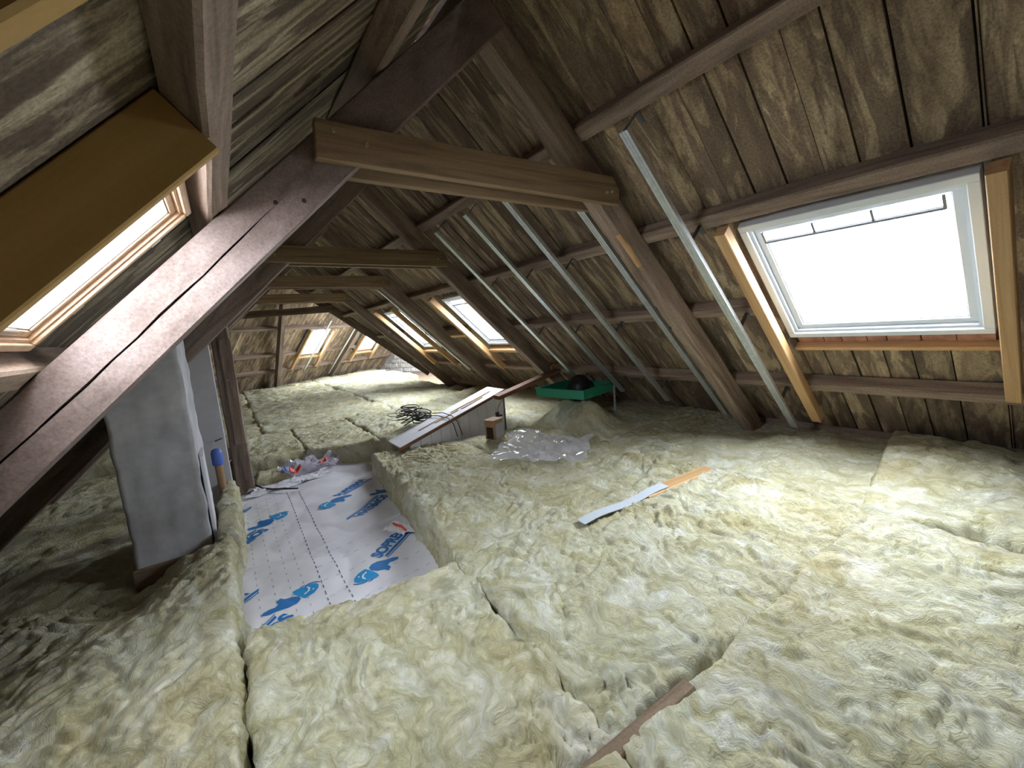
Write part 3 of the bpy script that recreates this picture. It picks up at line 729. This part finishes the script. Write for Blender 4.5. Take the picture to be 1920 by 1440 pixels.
# beyond the joist
batt('long wool batt right of the printed sheet, its cut side facing it', [(0.865, 1.84), (1.96, 1.68), (1.99, 4.02), (1.13, 4.35)], [-1.17, -1.14, -1.17, -1.20], 0.010, 53, ang=0.3, rag=0.018)
batt('wool infill at the joist end right of the printed sheet', [(0.80, 1.60), (1.99, 1.56), (1.99, 1.70), (0.84, 1.86)], [-1.15, -1.145, -1.145, -1.165], 0.010, 55, ang=0.3)
batt('wool batt with clear plastic film lying on it', [(1.945, 1.672), (2.76, 1.66), (2.83, 3.60), (1.98, 4.02)], [-1.14, -1.11, -1.12, -1.17], 0.012, 59, ang=-0.2)
batt('shaded wool batt under the green tray', [(2.80, 2.60), (4.05, 2.62), (4.02, 4.60), (2.82, 4.50)], [-1.10, -1.03, -1.03, -1.10], 0.018, 61, bumps=[(3.02, 3.05, 0.22, 0.26, 0.235), (3.1, 3.5, 0.2, 0.25, 0.20)])
# behind the printed sheet
batt('wool batt behind the printed sheet, its dark cut end visible', [(0.02, 5.28), (0.645, 5.25), (0.65, 6.62), (0.02, 6.62)], [-1.22, -1.22, -1.22, -1.22], 0.02, 67)
batt('second wool batt behind the printed sheet, next to the white bulkhead', [(0.64, 5.25), (1.35, 4.75), (1.40, 6.62), (0.65, 6.62)], [-1.21, -1.16, -1.20, -1.22], 0.02, 71)
batt('wool batt behind the white bulkhead', [(1.345, 4.45), (2.78, 4.45), (2.78, 6.62), (1.39, 6.62)], [-1.12, -1.06, -1.14, -1.18], 0.02, 73, bumps=[(1.75, 4.7, 0.3, 0.2, 0.05)])
batt('wool batt behind the green tray, at the right eaves', [(2.77, 4.55), (4.02, 4.6), (4.02, 6.62), (2.77, 6.62)], [-1.08, -1.03, -1.05, -1.12], 0.03, 77)
batt('small torn wool scrap beside the post', [(0.10, 4.88), (0.44, 4.90), (0.42, 5.17), (0.12, 5.16)], [-1.33, -1.32, -1.33, -1.34], 0.012, 79, amp=0.5)
rows = [(6.60, 8.01), (8.0, 9.61), (9.6, 11.61), (11.6, 13.6)]
nm = ['near', 'second', 'third', 'farthest']
for i, (a, b) in enumerate(rows):
    for j, (x0, x1) in enumerate(((-1.75, 0.31), (0.30, 2.21), (2.20, 4.0))):
        if i == 3 and j == 2: x1 = 4.6
        batt('%s far wool batt %s, between printed sheet and wing' % (nm[i], ('on the left', 'in the middle', 'on the right')[j]),
             [(x0, a), (x1, a), (x1, b if i < 3 else 13.15+0.55*(x1+0.16)), (x0, b if i < 3 else 13.15+0.55*(x0+0.16))], [-1.215+0.02*j-0.005*i]*4, 0.04, 83+i*7+j*3, amp=1.2)

# ------------------------------------------------------------------ joists between the batts
o = beam('floor_joist', P(2.02, 1.565, -1.32), Vector((1, -0.04, 0)), Vector((0.04, 1, 0)), Vector((0, 0, 1)), 0.70, 0.095, 0.215, M['new']); tag(o, 'short orange joist lying exposed between two wool batts', 'joist')
o = beam('floor_joist', P(0.42, 0.668, -1.40), Vector((1, -0.02, 0)), Vector((0.02, 1, 0)), Vector((0, 0, 1)), 0.62, 0.05, 0.262, M['deck']); tag(o, 'dark brown joist showing in the foreground gap between wool batts', 'joist')
V = []; F = []
for i in range(19):
    t = i/18; x = 1.50+0.72*t; yb = 1.625-0.03*t
    z = -1.112+0.008*math.sin(9*t)+0.012*t
    V += [(x, yb-0.032, z+H), (x, yb+0.03, z+0.006+H), (x, yb+0.034, z+0.002+H), (x, yb-0.03, z-0.005+H)]
for i in range(18):
    for k in range(4): F.append((i*4+k, i*4+(k+1) % 4, i*4+4+(k+1) % 4, i*4+4+k))
F += [(3, 2, 1, 0), (72, 73, 74, 75)]
o = meshobj('foil_strip', V, F, M['foil']); tag(o, 'pale blue strip running into the exposed orange joist', 'strip')

# ------------------------------------------------------------------ printed membrane
def sheet_z(x, y):
    x = np.asarray(x, float); y = np.asarray(y, float)
    z = 0.010*fbm(x*1.6, y*1.3, 5, 3)+0.006*pn(x*6+y*2, y*4-x*2, 9)
    z = z+0.022*np.abs(pn(x*2.1+y*0.8, y*1.7-x*1.2, 12))**0.8+0.006*np.abs(pn(x*5-y*3, y*4, 18))
    # one folded ridge across
    fy = 3.05+0.16*np.abs(x-0.25)
    z = z+0.017*np.exp(-((y-fy)/0.012)**2)+0.05*np.exp(-((y-5.15)/0.12)**2)*(0.5+fbm(x*4, y*4, 15, 3))
    return z-1.435
nx, ny = 110, 300
xs = np.linspace(-0.20, 1.22, nx); ys = np.linspace(1.80, 5.24, ny)
GX, GY = np.meshgrid(xs, ys); GZ = sheet_z(GX, GY)
V = np.stack([GX, GY, GZ+H], -1).reshape(-1, 3)
idx = np.arange(nx*ny).reshape(ny, nx)
F = np.stack([idx[:-1, :-1], idx[:-1, 1:], idx[1:, 1:], idx[1:, :-1]], -1).reshape(-1, 4)
sheet = meshobj('membrane_sheet', V, F.tolist(), M['sheet'], smooth=True)
tag(sheet, 'white membrane sheet printed with blue mammoth logos on the floor', 'sheet')
def decal(name, polys, mat, label=None, lift=0.0022):
    """polys: list of (x, y) outlines in sheet coordinates, cut fine and laid on the sheet"""
    bm = bmesh.new()
    for pl in polys:
        vs = [bm.verts.new((x, y, 0)) for x, y in pl]
        try: bm.faces.new(vs)
        except ValueError: pass
    bmesh.ops.triangulate(bm, faces=bm.faces[:], ngon_method='EAR_CLIP')
    for _ in range(3):
        es = [e for e in bm.edges if e.calc_length() > 0.02]
        if not es: break
        bmesh.ops.subdivide_edges(bm, edges=es, cuts=1); bmesh.ops.triangulate(bm, faces=bm.faces[:])
    bmesh.ops.recalc_face_normals(bm, faces=bm.faces[:])
    co = np.array([v.co[:] for v in bm.verts])
    z = sheet_z(co[:, 0], co[:, 1])+lift
    for v, zz in zip(bm.verts, z): v.co.z = zz+H
    for f in bm.faces:
        if f.normal.z < 0: f.normal_flip()
    o = bmobj(name, bm, mat, sheet)
    if label: o['label'] = label
    return o
def text_polys(txt, hgt):
    cu = bpy.data.curves.new('t', 'FONT'); cu.body = txt; cu.size = hgt/0.70; cu.resolution_u = 3; cu.offset = hgt*0.075; cu.space_character = 0.98
    ob = bpy.data.objects.new('t', cu); C.objects.link(ob)
    dg = bpy.context.evaluated_depsgraph_get(); me = ob.evaluated_get(dg).to_mesh()
    out = [[tuple(me.vertices[i].co[:2]) for i in p.vertices] for p in me.polygons]
    wd = max(v.co.x for v in me.vertices)
    ob.evaluated_get(dg).to_mesh_clear(); bpy.data.objects.remove(ob)
    return out, wd
TXT, TW = text_polys('SOPREMA', 0.075)
LT = 0.44; TXT = [[(x*LT/TW, y) for x, y in p] for p in TXT]
# mammoth emblem, drawn in a box about 0.28 long: body, head and the tusk gap between them
BODY = [(0.000, 0.010), (0.020, 0.000), (0.045, 0.012), (0.060, 0.030), (0.085, 0.028), (0.098, 0.000), (0.130, -0.004), (0.128, 0.022), (0.150, 0.050), (0.158, 0.085),
        (0.140, 0.112), (0.105, 0.118), (0.070, 0.104), (0.040, 0.070), (0.010, 0.040)]
HEAD = [(0.168, 0.118), (0.150, 0.130), (0.190, 0.150), (0.225, 0.148), (0.252, 0.128), (0.262, 0.098), (0.250, 0.072), (0.232, 0.060), (0.222, 0.085), (0.205, 0.098), (0.190, 0.082),
        (0.188, 0.050), (0.205, 0.026), (0.186, 0.020), (0.168, 0.045), (0.165, 0.085)]
TUSK = [(0.238, 0.052), (0.258, 0.062), (0.276, 0.088), (0.278, 0.118), (0.270, 0.118), (0.268, 0.092), (0.252, 0.070), (0.236, 0.060)]
TUSK2 = [(0.206, 0.040), (0.226, 0.034), (0.246, 0.044), (0.242, 0.050), (0.226, 0.042), (0.208, 0.048)]
def logo(ox, oy, ang, flip=False, emblem=True, text=True, clip=None, dx=0.0):
    """(ox, oy): start of the first letter; ang: reading direction"""
    ca, sa = math.cos(ang), math.sin(ang)
    T = lambda p: (ox+p[0]*ca-p[1]*sa, oy+p[0]*sa+p[1]*ca)
    ok = lambda pl: (clip is None) or all(clip(*q) for q in pl)
    blue = []; light = []
    if text:
        blue += [[T(q) for q in p] for p in TXT]
        blue += [[T((a, b)) for a, b in ((0.02, -0.034), (LT+0.03, -0.034), (LT+0.055, -0.014), (0.03, -0.014))],
                 [T((a, b)) for a, b in ((0.01, -0.048), (LT+0.02, -0.048), (LT+0.022, -0.041), (0.012, -0.041))]]
    if emblem:
        E = lambda p: T((0.03-p[0]*1.12, -0.125+p[1]*1.12))       # the mammoth faces away from the letters
        blue += [[E(q) for q in pl] for pl in (BODY, TUSK, TUSK2)]
        light += [[E(q) for q in HEAD]]
    blue = [p for p in blue if ok(p)]; light = [p for p in light if ok(p)]
    if blue: decal('printed_logo', blue, M['printblue'])
    if light: decal('printed_emblem', light, M['printlight'])
    if light:
        wt = [[(0.172, 0.108), (0.180, 0.098), (0.198, 0.104), (0.216, 0.094), (0.226, 0.072), (0.232, 0.076), (0.224, 0.100), (0.202, 0.113)]]
        a8 = [i*math.pi/4 for i in range(8)]
        wt.append([(0.215+0.006*math.cos(a), 0.125+0.006*math.sin(a)) for a in a8])
        decal('emblem_tusk', [[E(q) for q in pl] for pl in wt], M['paper'], lift=0.0034)
A = math.radians(41)
logo(0.690, 3.945, A)
logo(1.005, 3.690, A+math.pi)
logo(0.650, 2.620, A)
logo(0.060, 3.720, A+math.pi)                            # emblem visible, letters under the batt
logo(0.070, 2.425, A+math.pi)
logo(-0.36, 3.985, A)
logo(-0.40, 2.500, A)
# dashed guide lines
def dash(x0, y0, x1, y1, w=0.005, on=0.035, offg=0.03):
    L = math.hypot(x1-x0, y1-y0); ux, uy = (x1-x0)/L, (y1-y0)/L; t = 0; out = []
    while t < L:
        a, b = t, min(t+on, L); px, py = -uy*w/2, ux*w/2
        out.append([(x0+ux*a+px, y0+uy*a+py), (x0+ux*b+px, y0+uy*b+py), (x0+ux*b-px, y0+uy*b-py), (x0+ux*a-px, y0+uy*a-py)]); t += on+offg
    return out
pol = dash(0.325, 4.5, 0.283, 2.1)+dash(0.418, 4.42, 0.400, 2.1)
for pl in pol: decal('dash', [pl], M['printgrey'])
pol = []
for xx in (-0.02, 0.06, 0.14, 0.21): pol += dash(xx, 4.4, xx-0.01, 2.1, 0.0025, 0.03, 0.06)
for yy in (2.25, 2.42, 2.60, 2.78, 2.95): pol += dash(0.30, yy, 0.95, yy+0.12, 0.0025, 0.03, 0.05)
gg = decal('guide_grid', pol, M['printgrey']); gg['kind'] = 'stuff'
# ------------------------------------------------------------------ litter on the sheet
def crumple(name, label, cx, cy, z, w, h, ang, mat, amp, seed, res=22, cat='plastic', wall=None):
    u, v = np.meshgrid(np.linspace(-.5, .5, res), np.linspace(-.5, .5, res))
    r = 1+0.25*pn(u*3, v*3, seed+2)
    x = u*w*r+0.05*w*pn(u*5, v*5, seed); y = v*h*r+0.05*h*pn(u*5, v*5, seed+1)
    zz = amp*np.abs(pn(u*3.4, v*3.4, seed+3))+amp*0.6*np.abs(pn(u*8, v*8, seed+4))
    ca, sa = math.cos(ang), math.sin(ang)
    V = np.stack([x*ca-y*sa, x*sa+y*ca, zz], -1).reshape(-1, 3)
    idx = np.arange(res*res).reshape(res, res)
    F = np.stack([idx[:-1, :-1], idx[:-1, 1:], idx[1:, 1:], idx[1:, :-1]], -1).reshape(-1, 4)
    o = meshobj(name, V, F.tolist(), mat, None, Matrix.Translation(P(cx, cy, z)))
    so = o.modifiers.new('thick', 'SOLIDIFY'); so.thickness = 0.0015
    return tag(o, label, cat) if label else o
sc_ = crumple('paper_scrap', 'torn white paper scrap with a red stripe on the sheet', 0.885, 2.90, -1.415, 0.16, 0.24, 0.5, M['paper'], 0.03, 4, cat='paper')
V, F = tube([P(0.865, 2.98, -1.390), P(0.870, 2.92, -1.382), P(0.890, 2.87, -1.384), P(0.90, 2.80, -1.395)], 0.008, 6)
meshobj('red_stripe', V, F, M['red'], sc_)
wr = crumple('plastic_wrapper', 'crumpled clear wrapper with blue and red print behind the sheet', 0.60, 5.02, -1.40, 0.62, 0.30, 0.1, M['film'], 0.13, 7, res=30)
for k, (x0, x1, yy, mt) in enumerate(((0.34, 0.50, 4.90, 'blueplastic'), (0.40, 0.52, 4.84, 'red'), (0.72, 0.80, 4.92, 'red'))):
    V = []; F = []
    for i in range(9):
        t = i/8; x = x0+(x1-x0)*t; z = -1.345+0.02*math.sin(7*t+k)
        V += [(x, yy-0.02+0.04*t, z+H), (x, yy+0.02+0.05*t, z+0.03+H), (x, yy+0.02+0.05*t, z+0.027+H), (x, yy-0.02+0.04*t, z-0.003+H)]
    for i in range(8):
        for q in range(4): F.append((i*4+q, i*4+(q+1) % 4, i*4+4+(q+1) % 4, i*4+4+q))
    F += [(0, 1, 2, 3), (35, 34, 33, 32)]
    meshobj('printed_fold', V, F, M[mt], wr)
crumple('sheet_offcut', 'loose crumpled sheet offcut with a blue patch at the post foot', 0.42, 4.72, -1.425, 0.75, 0.22, 0.15, M['sheet'], 0.05, 11, res=30, cat='sheet')
pts = [P(0.085, 4.75, -1.36), P(0.14, 4.66, -1.385), P(0.22, 4.58, -1.395), P(0.33, 4.50, -1.40), P(0.42, 4.44, -1.405)]
V, F = tube(pts, 0.008, 8); o = meshobj('cable', V, F, M['black'], smooth=True); tag(o, 'short black cable curving from the post onto the sheet', 'cable')

# ------------------------------------------------------------------ post, chimney and the things between them
e = empty('support_post', P(0.005, 4.80, -1.45)); tag(e, 'dark wooden post standing at the back of the printed sheet', 'post')
beam('post', P(-0.068, 4.73, -1.44), Vector((0, 0, 1)), Vector((1, 0, 0)), Vector((0, 1, 0)), 1.78, 0.148, 0.14, M['beam'], e, seg=0.2, jit=0.005, ch=0.01)
beam('side_plank', P(-0.02, 4.705, -0.92), Vector((0.02, 0, 1)), Vector((1, 0, 0)), Vector((0, 1, 0)), 1.0, 0.092, 0.024, M['purlin'], e, seg=0.12, jit=0.004)
bolt(P(0.012, 4.70, -0.30), Vector((0, -1, 0)), e, 0.007)
def chimney():
    e = empty('chimney', P(-0.42, 3.6, -1.45)); tag(e, 'grey plastered chimney stack on the left, behind the big rafter', 'chimney')
    nx, nz = 16, 34; V = []; F = []
    x0, x1, y0, y1 = -0.60, -0.222, 3.24, 3.96
    ring_ = []
    per = [(x0+(x1-x0)*i/nx, y0) for i in range(nx)]+[(x1, y0+(y1-y0)*i/nx) for i in range(nx)]+[(x1-(x1-x0)*i/nx, y1) for i in range(nx)]+[(x0, y1-(y1-y0)*i/nx) for i in range(nx)]
    n = len(per)
    for k in range(nz+1):
        z = -1.44+1.9*k/nz
        for i, (x, y) in enumerate(per):
            d = 0.010*float(pn(i*0.35, k*0.4, 3))
            V.append((x+d, y+d*0.6, z+H))
    for k in range(nz):
        for i in range(n): F.append((k*n+i, k*n+(i+1) % n, (k+1)*n+(i+1) % n, (k+1)*n+i))
    F.append(tuple(reversed(range(n)))); F.append(tuple(nz*n+i for i in range(n)))
    meshobj('stack', V, F, M['plaster'], e, smooth=True)
    beam('base_shade_strip', P(-0.61, 3.195, -1.44), Vector((1, 0, 0)), Vector((0, 1, 0)), Vector((0, 0, 1)), 0.39, 0.03, 0.18, M['deck'], e)  # dark strip standing in for the brownish shadow at the chimney foot
chimney()
o = beam('white_partition', P(-0.42, 4.60, -1.40), Vector((0, 0, 1)), Vector((1, 0, 0)), Vector((0, 1, 0)), 1.50, 0.335, 0.04, M['whiteboard'], None, jit=0.001); tag(o, 'tall white panel standing between chimney and post', 'panel')
o = beam('white_board', P(-0.215, 3.30, -1.30), Vector((0, 0.03, 1)), Vector((0, 1, 0)), Vector((1, 0, 0)), 0.62, 0.34, 0.022, M['whiteboard'], None, jit=0.001); tag(o, 'narrow white board leaning on the side of the chimney', 'panel')
e = empty('pipe', P(-0.15, 4.28, -1.2)); tag(e, 'short brown pipe with a blue cap right of the chimney', 'pipe')
def lathe(prof, n=20):
    V = []; F = []
    for r, z in prof:
        for k in range(n): V.append((r*math.cos(2*math.pi*k/n), r*math.sin(2*math.pi*k/n), z))
    for i in range(len(prof)-1):
        for k in range(n): F.append((i*n+k, i*n+(k+1) % n, (i+1)*n+(k+1) % n, (i+1)*n+k))
    F.append(tuple(reversed(range(n)))); F.append(tuple((len(prof)-1)*n+k for k in range(n)))
    return V, F
V, F = lathe([(0.028, 0), (0.028, 0.20)]); meshobj('tube', V, F, M['card'], e, Matrix.Translation(P(-0.155, 4.2, -1.16)), smooth=False)
V, F = lathe([(0.036, 0), (0.040, 0.01), (0.040, 0.10), (0.032, 0.13), (0.01, 0.14)]); meshobj('cap', V, F, M['blueplastic'], e, Matrix.Translation(P(-0.155, 4.2, -0.96)), smooth=True)
V, F = tube([P(-0.09, 4.66, -0.82), P(-0.11, 4.60, -0.815), P(-0.16, 4.55, -0.82)], 0.006); o = meshobj('hook_cable', V, F, M['black']); tag(o, 'small black wire end sticking out left of the post', 'cable')
V, F = tube([P(-0.078, 4.70, -1.05), P(-0.10, 4.66, -1.08), P(-0.085, 4.66, -1.15), P(-0.10, 4.66, -1.23), P(-0.08, 4.66, -1.30)], 0.010); o = meshobj('cable_end', V, F, M['black']); tag(o, 'black cable hanging down along the left of the post', 'cable')

# ------------------------------------------------------------------ stair bulkhead and clutter beside it
YB = 4.08
e = empty('stair_bulkhead', P(2.0, YB, -1.25)); tag(e, 'wedge-shaped stair bulkhead of white grooved boards with brown top edge', 'bulkhead')
bx0, bx1 = 1.36, 2.66; bz0, bz1 = -1.165, -0.765
zt_ = lambda x: bz0+(bz1-bz0)*(x-bx0)/(bx1-bx0)
x = bx0+0.10
while x < bx1-0.01:
    w = min(0.118, bx1-x); g = 0.005
    V = [(x, YB, -1.40+H), (x+w-g, YB, -1.40+H), (x+w-g, YB, zt_(x+w-g)+H-0.012), (x, YB, zt_(x)+H-0.012)]
    V += [(a, b+0.018, c) for a, b, c in V]
    meshobj('panel_board', V, [(0, 1, 2, 3), (7, 6, 5, 4), (0, 4, 5, 1), (1, 5, 6, 2), (2, 6, 7, 3), (3, 7, 4, 0)], M['whiteboard'], e); x += w
V = [(bx1, YB, -1.40+H), (bx1, YB+0.4, -1.40+H), (bx1, YB+0.4, bz1+H-0.012), (bx1, YB, bz1+H-0.012)]; V += [(a-0.018, b, c) for a, b, c in V]
meshobj('end_panel', V, [(0, 1, 2, 3), (7, 6, 5, 4), (0, 4, 5, 1), (1, 5, 6, 2), (2, 6, 7, 3), (3, 7, 4, 0)], M['whiteboard'], e)
ds = Vector((bx1-bx0, 0, bz1-bz0)); Ls = ds.length; ds.normalize(); ns = Vector((-ds.z, 0, ds.x))
beam('lid', P(bx0, YB+0.0, bz0), ds, Vector((0, 1, 0)), ns, Ls+0.02, 0.40, 0.02, M['whiteboard'], e, jit=0.001)
beam('edge_trim', P(bx0-0.03, YB-0.022, bz0-0.012), ds, Vector((0, 1, 0)), ns, Ls+0.05, 0.021, 0.03, M['plank'], e, jit=0.001)
for k in range(5):
    a = 0.35+0.17*k+random.uniform(-.05, .05)
    beam('lid_batten', P(bx0, YB+0.05, bz0)+ds*(a*1.0)+ns*0.021+Vector((0, random.uniform(0, .3), 0)), ds, Vector((0, 1, 0)), ns, 0.3, 0.03, 0.008, M['pine'], e, jit=0.001)
dpl = (P(3.40, 3.90, -0.60)-P(2.48, 3.93, -0.80))
o = beam('loose_plank', P(2.48, 3.90, -0.82), dpl, Vector((0, 1, 0)), dpl.cross(Vector((0, 1, 0))), dpl.length, 0.12, 0.045, M['plank']); tag(o, 'reddish-brown plank sloping up from the bulkhead to the green tray', 'plank')
o = beam('timber_block', P(3.36, 4.02, -0.60), Vector((1, 0.25, 0)), Vector((-0.25, 1, 0)), Vector((0, 0, 1)), 0.16, 0.12, 0.06, M['new']); tag(o, 'small orange wood block at the upper end of the brown plank', 'wood block')
# cardboard box
e = empty('cardboard_box', P(2.17, 3.66, -1.14)); tag(e, 'small cardboard box with a pale printed side beside the bulkhead', 'box')
rz = Matrix.Rotation(0.35, 4, 'Z')
def lb(name, x0, x1, y0, y1, z0, z1, mat): 
    V, F = boxg(x0, x1, y0, y1, z0, z1); return meshobj(name, V, F, mat, e, Matrix.Translation(P(2.20, 3.62, -1.15)) @ rz)
lb('body', -0.06, 0.09, -0.05, 0.07, 0.0, 0.20, M['card'])
lb('printed_side', -0.035, 0.088, -0.053, -0.0505, 0.004, 0.16, M['cardgrey'])
lb('flap', -0.075, 0.095, -0.062, 0.075, 0.2005, 0.207, M['card'])
lb('hand_hole', -0.0625, -0.0602, -0.035, 0.05, 0.01, 0.13, M['crack'])
# black plug on a wire
e = empty('plug_lead', P(2.38, 3.80, -0.95)); tag(e, 'black plug dangling on a thin wire in front of the white boards', 'plug')
V, F = tube([P(2.50, 3.86, -0.80), P(2.44, 3.83, -0.83), P(2.39, 3.81, -0.88), P(2.37, 3.80, -0.93)], 0.003); meshobj('wire', V, F, M['black'], e)
for k, (dz, rr) in enumerate(((0, 0.024), (-0.045, 0.028))):
    V, F = lathe([(rr*0.5, -0.02), (rr, -0.012), (rr, 0.012), (rr*0.6, 0.02)], 12); meshobj('plug_half', V, F, M['black'], e, Matrix.Translation(P(2.37, 3.80, -0.94+dz)) @ Matrix.Rotation(0.6, 4, 'X'))
V, F = boxg(-0.03, 0.03, -0.008, 0.008, -0.008, 0.008); meshobj('plug_pin', V, F, M['black'], e, Matrix.Translation(P(2.39, 3.79, -0.965)))
# green tray on perforated legs
e = empty('green_tray', P(3.25, 3.3, -1.08)); tag(e, 'open green plastic tray on white perforated legs at the right eaves', 'tray')
Cn = Vector((3.52, 3.14, 0)); e1 = Vector((-0.92, -0.20, 0)).normalized(); e2 = Vector((-0.20, 0.92, 0)).normalized()
TL1, TL2 = 0.62, 0.62
TM = axes(P(Cn.x, Cn.y, -0.80), e1, e2, Vector((0, 0, 1)))
parts = [boxg(0, TL1, 0, TL2, 0, 0.012), boxg(0, TL1, 0, 0.012, 0.012, 0.085), boxg(0, TL1, TL2-0.012, TL2, 0.012, 0.085), boxg(0, 0.012, 0.012, TL2-0.012, 0.012, 0.085), boxg(TL1-0.012, TL1, 0.012, TL2-0.012, 0.012, 0.085)]
for k, (v, f) in enumerate(parts):
    V, F = v, f; meshobj('tray_floor' if k == 0 else 'tray_wall', V, F, M['green'], e, TM)
v, f = join([boxg(-0.012, TL1+0.012, -0.012, 0.014, 0.0855, 0.096), boxg(-0.012, TL1+0.012, TL2-0.014, TL2+0.012, 0.0855, 0.096), boxg(-0.012, 0.014, 0.014, TL2-0.014, 0.0855, 0.096), boxg(TL1-0.014, TL1+0.012, 0.014, TL2-0.014, 0.0855, 0.096)])
rim = meshobj('rim', v, f, M['green'], e, TM)
for (a, b) in ((0.0, -0.004), (0.0, TL2+0.001)):
    lg = meshobj('leg', *boxg(a, a+0.038, b, b+0.003, -0.30, 0.06), M['white'], e, TM)
    for q in range(5):
        bm = bmesh.new(); bmesh.ops.create_cone(bm, cap_ends=True, segments=8, radius1=0.006, radius2=0.006, depth=0.001)
        bmobj('hole', bm, M['black'], lg, TM @ Matrix.Translation((a+0.019, b-0.0006, 0.02-0.055*q)) @ Matrix.Rotation(math.pi/2, 4, 'X'))
e = empty('black_dome', P(3.30, 3.42, -0.79)); tag(e, 'black rounded tub lying upside down in the green tray', 'tub')
prof = [(0.155, 0.0), (0.155, 0.012), (0.142, 0.016)]+[(0.140*math.cos(a), 0.02+0.155*math.sin(a)) for a in np.linspace(0.05, 1.5, 10)]
V, F = lathe(prof, 28); meshobj('shell', V, F, M['black'], e, Matrix.Translation(P(3.28, 3.45, -0.786)), smooth=True)
# cables heaped behind the bulkhead
rc = random.Random(12); parts = []
for k in range(16):
    cx, cy, cz = 1.74+rc.uniform(-.16, .14), 4.66+rc.uniform(-.10, .14), -1.01+rc.uniform(-.02, .09)
    ra, rb_ = rc.uniform(.07, .16), rc.uniform(.06, .14); ph = rc.uniform(0, 6.28); tl = rc.uniform(-.45, .45); tk = rc.uniform(-.45, .45)
    pts = []
    for i in range(29):
        a = ph+i*2*math.pi*1.25/28; x = ra*math.cos(a); yq = rb_*math.sin(a)
        pts.append(P(cx+x, cy+yq, cz+tl*x+tk*yq+0.002*i))
    parts.append(tube(pts, rc.choice((0.004, 0.005, 0.007)), 5))
parts.append(tube([P(1.90, 4.62, -0.96), P(1.98, 4.35, -0.93), P(1.98, 4.12, -0.935), P(2.0, 4.045, -0.99), P(2.04, 4.03, -1.15)], 0.005, 5))
parts.append(tube([P(1.85, 4.60, -0.97), P(1.92, 4.35, -0.955), P(1.93, 4.12, -0.955), P(1.95, 4.045, -1.01), P(1.98, 4.03, -1.16)], 0.005, 5))
V, F = join(parts); o = meshobj('cable_heap', V, F, M['black'], smooth=True); tag(o, 'tangled heap of black cables behind the white bulkhead', 'cables')
# clear plastic film on the wool
u, v = np.meshgrid(np.linspace(0, 1, 60), np.linspace(0, 1, 50))
cx = [(1.70, 2.82), (2.22, 2.28), (2.72, 2.75), (2.16, 3.38)]
w4 = [(1-u)*(1-v), u*(1-v), u*v, (1-u)*v]
X = sum(a*c[0] for a, c in zip(w4, cx)); Y = sum(a*c[1] for a, c in zip(w4, cx))
X = X+0.07*pn(u*3, v*3, 51); Y = Y+0.07*pn(u*3, v*3, 53)
Z = -1.105+0.06*np.abs(pn(u*2.2, v*2.6, 55))+0.05*np.abs(pn(u*6+v*2, v*5, 57))+0.012*pn(u*14, v*14, 58)+0.06*np.exp(-((u-.3)/.3)**2-((v-.8)/.25)**2)
V = np.stack([X, Y, Z+H], -1).reshape(-1, 3); idx = np.arange(3000).reshape(50, 60)
F = np.stack([idx[:-1, :-1], idx[:-1, 1:], idx[1:, 1:], idx[1:, :-1]], -1).reshape(-1, 4)
o = meshobj('plastic_film', V, F.tolist(), M['film'], smooth=True); tag(o, 'large crumpled clear plastic film on the wool in front of the bulkhead', 'plastic')
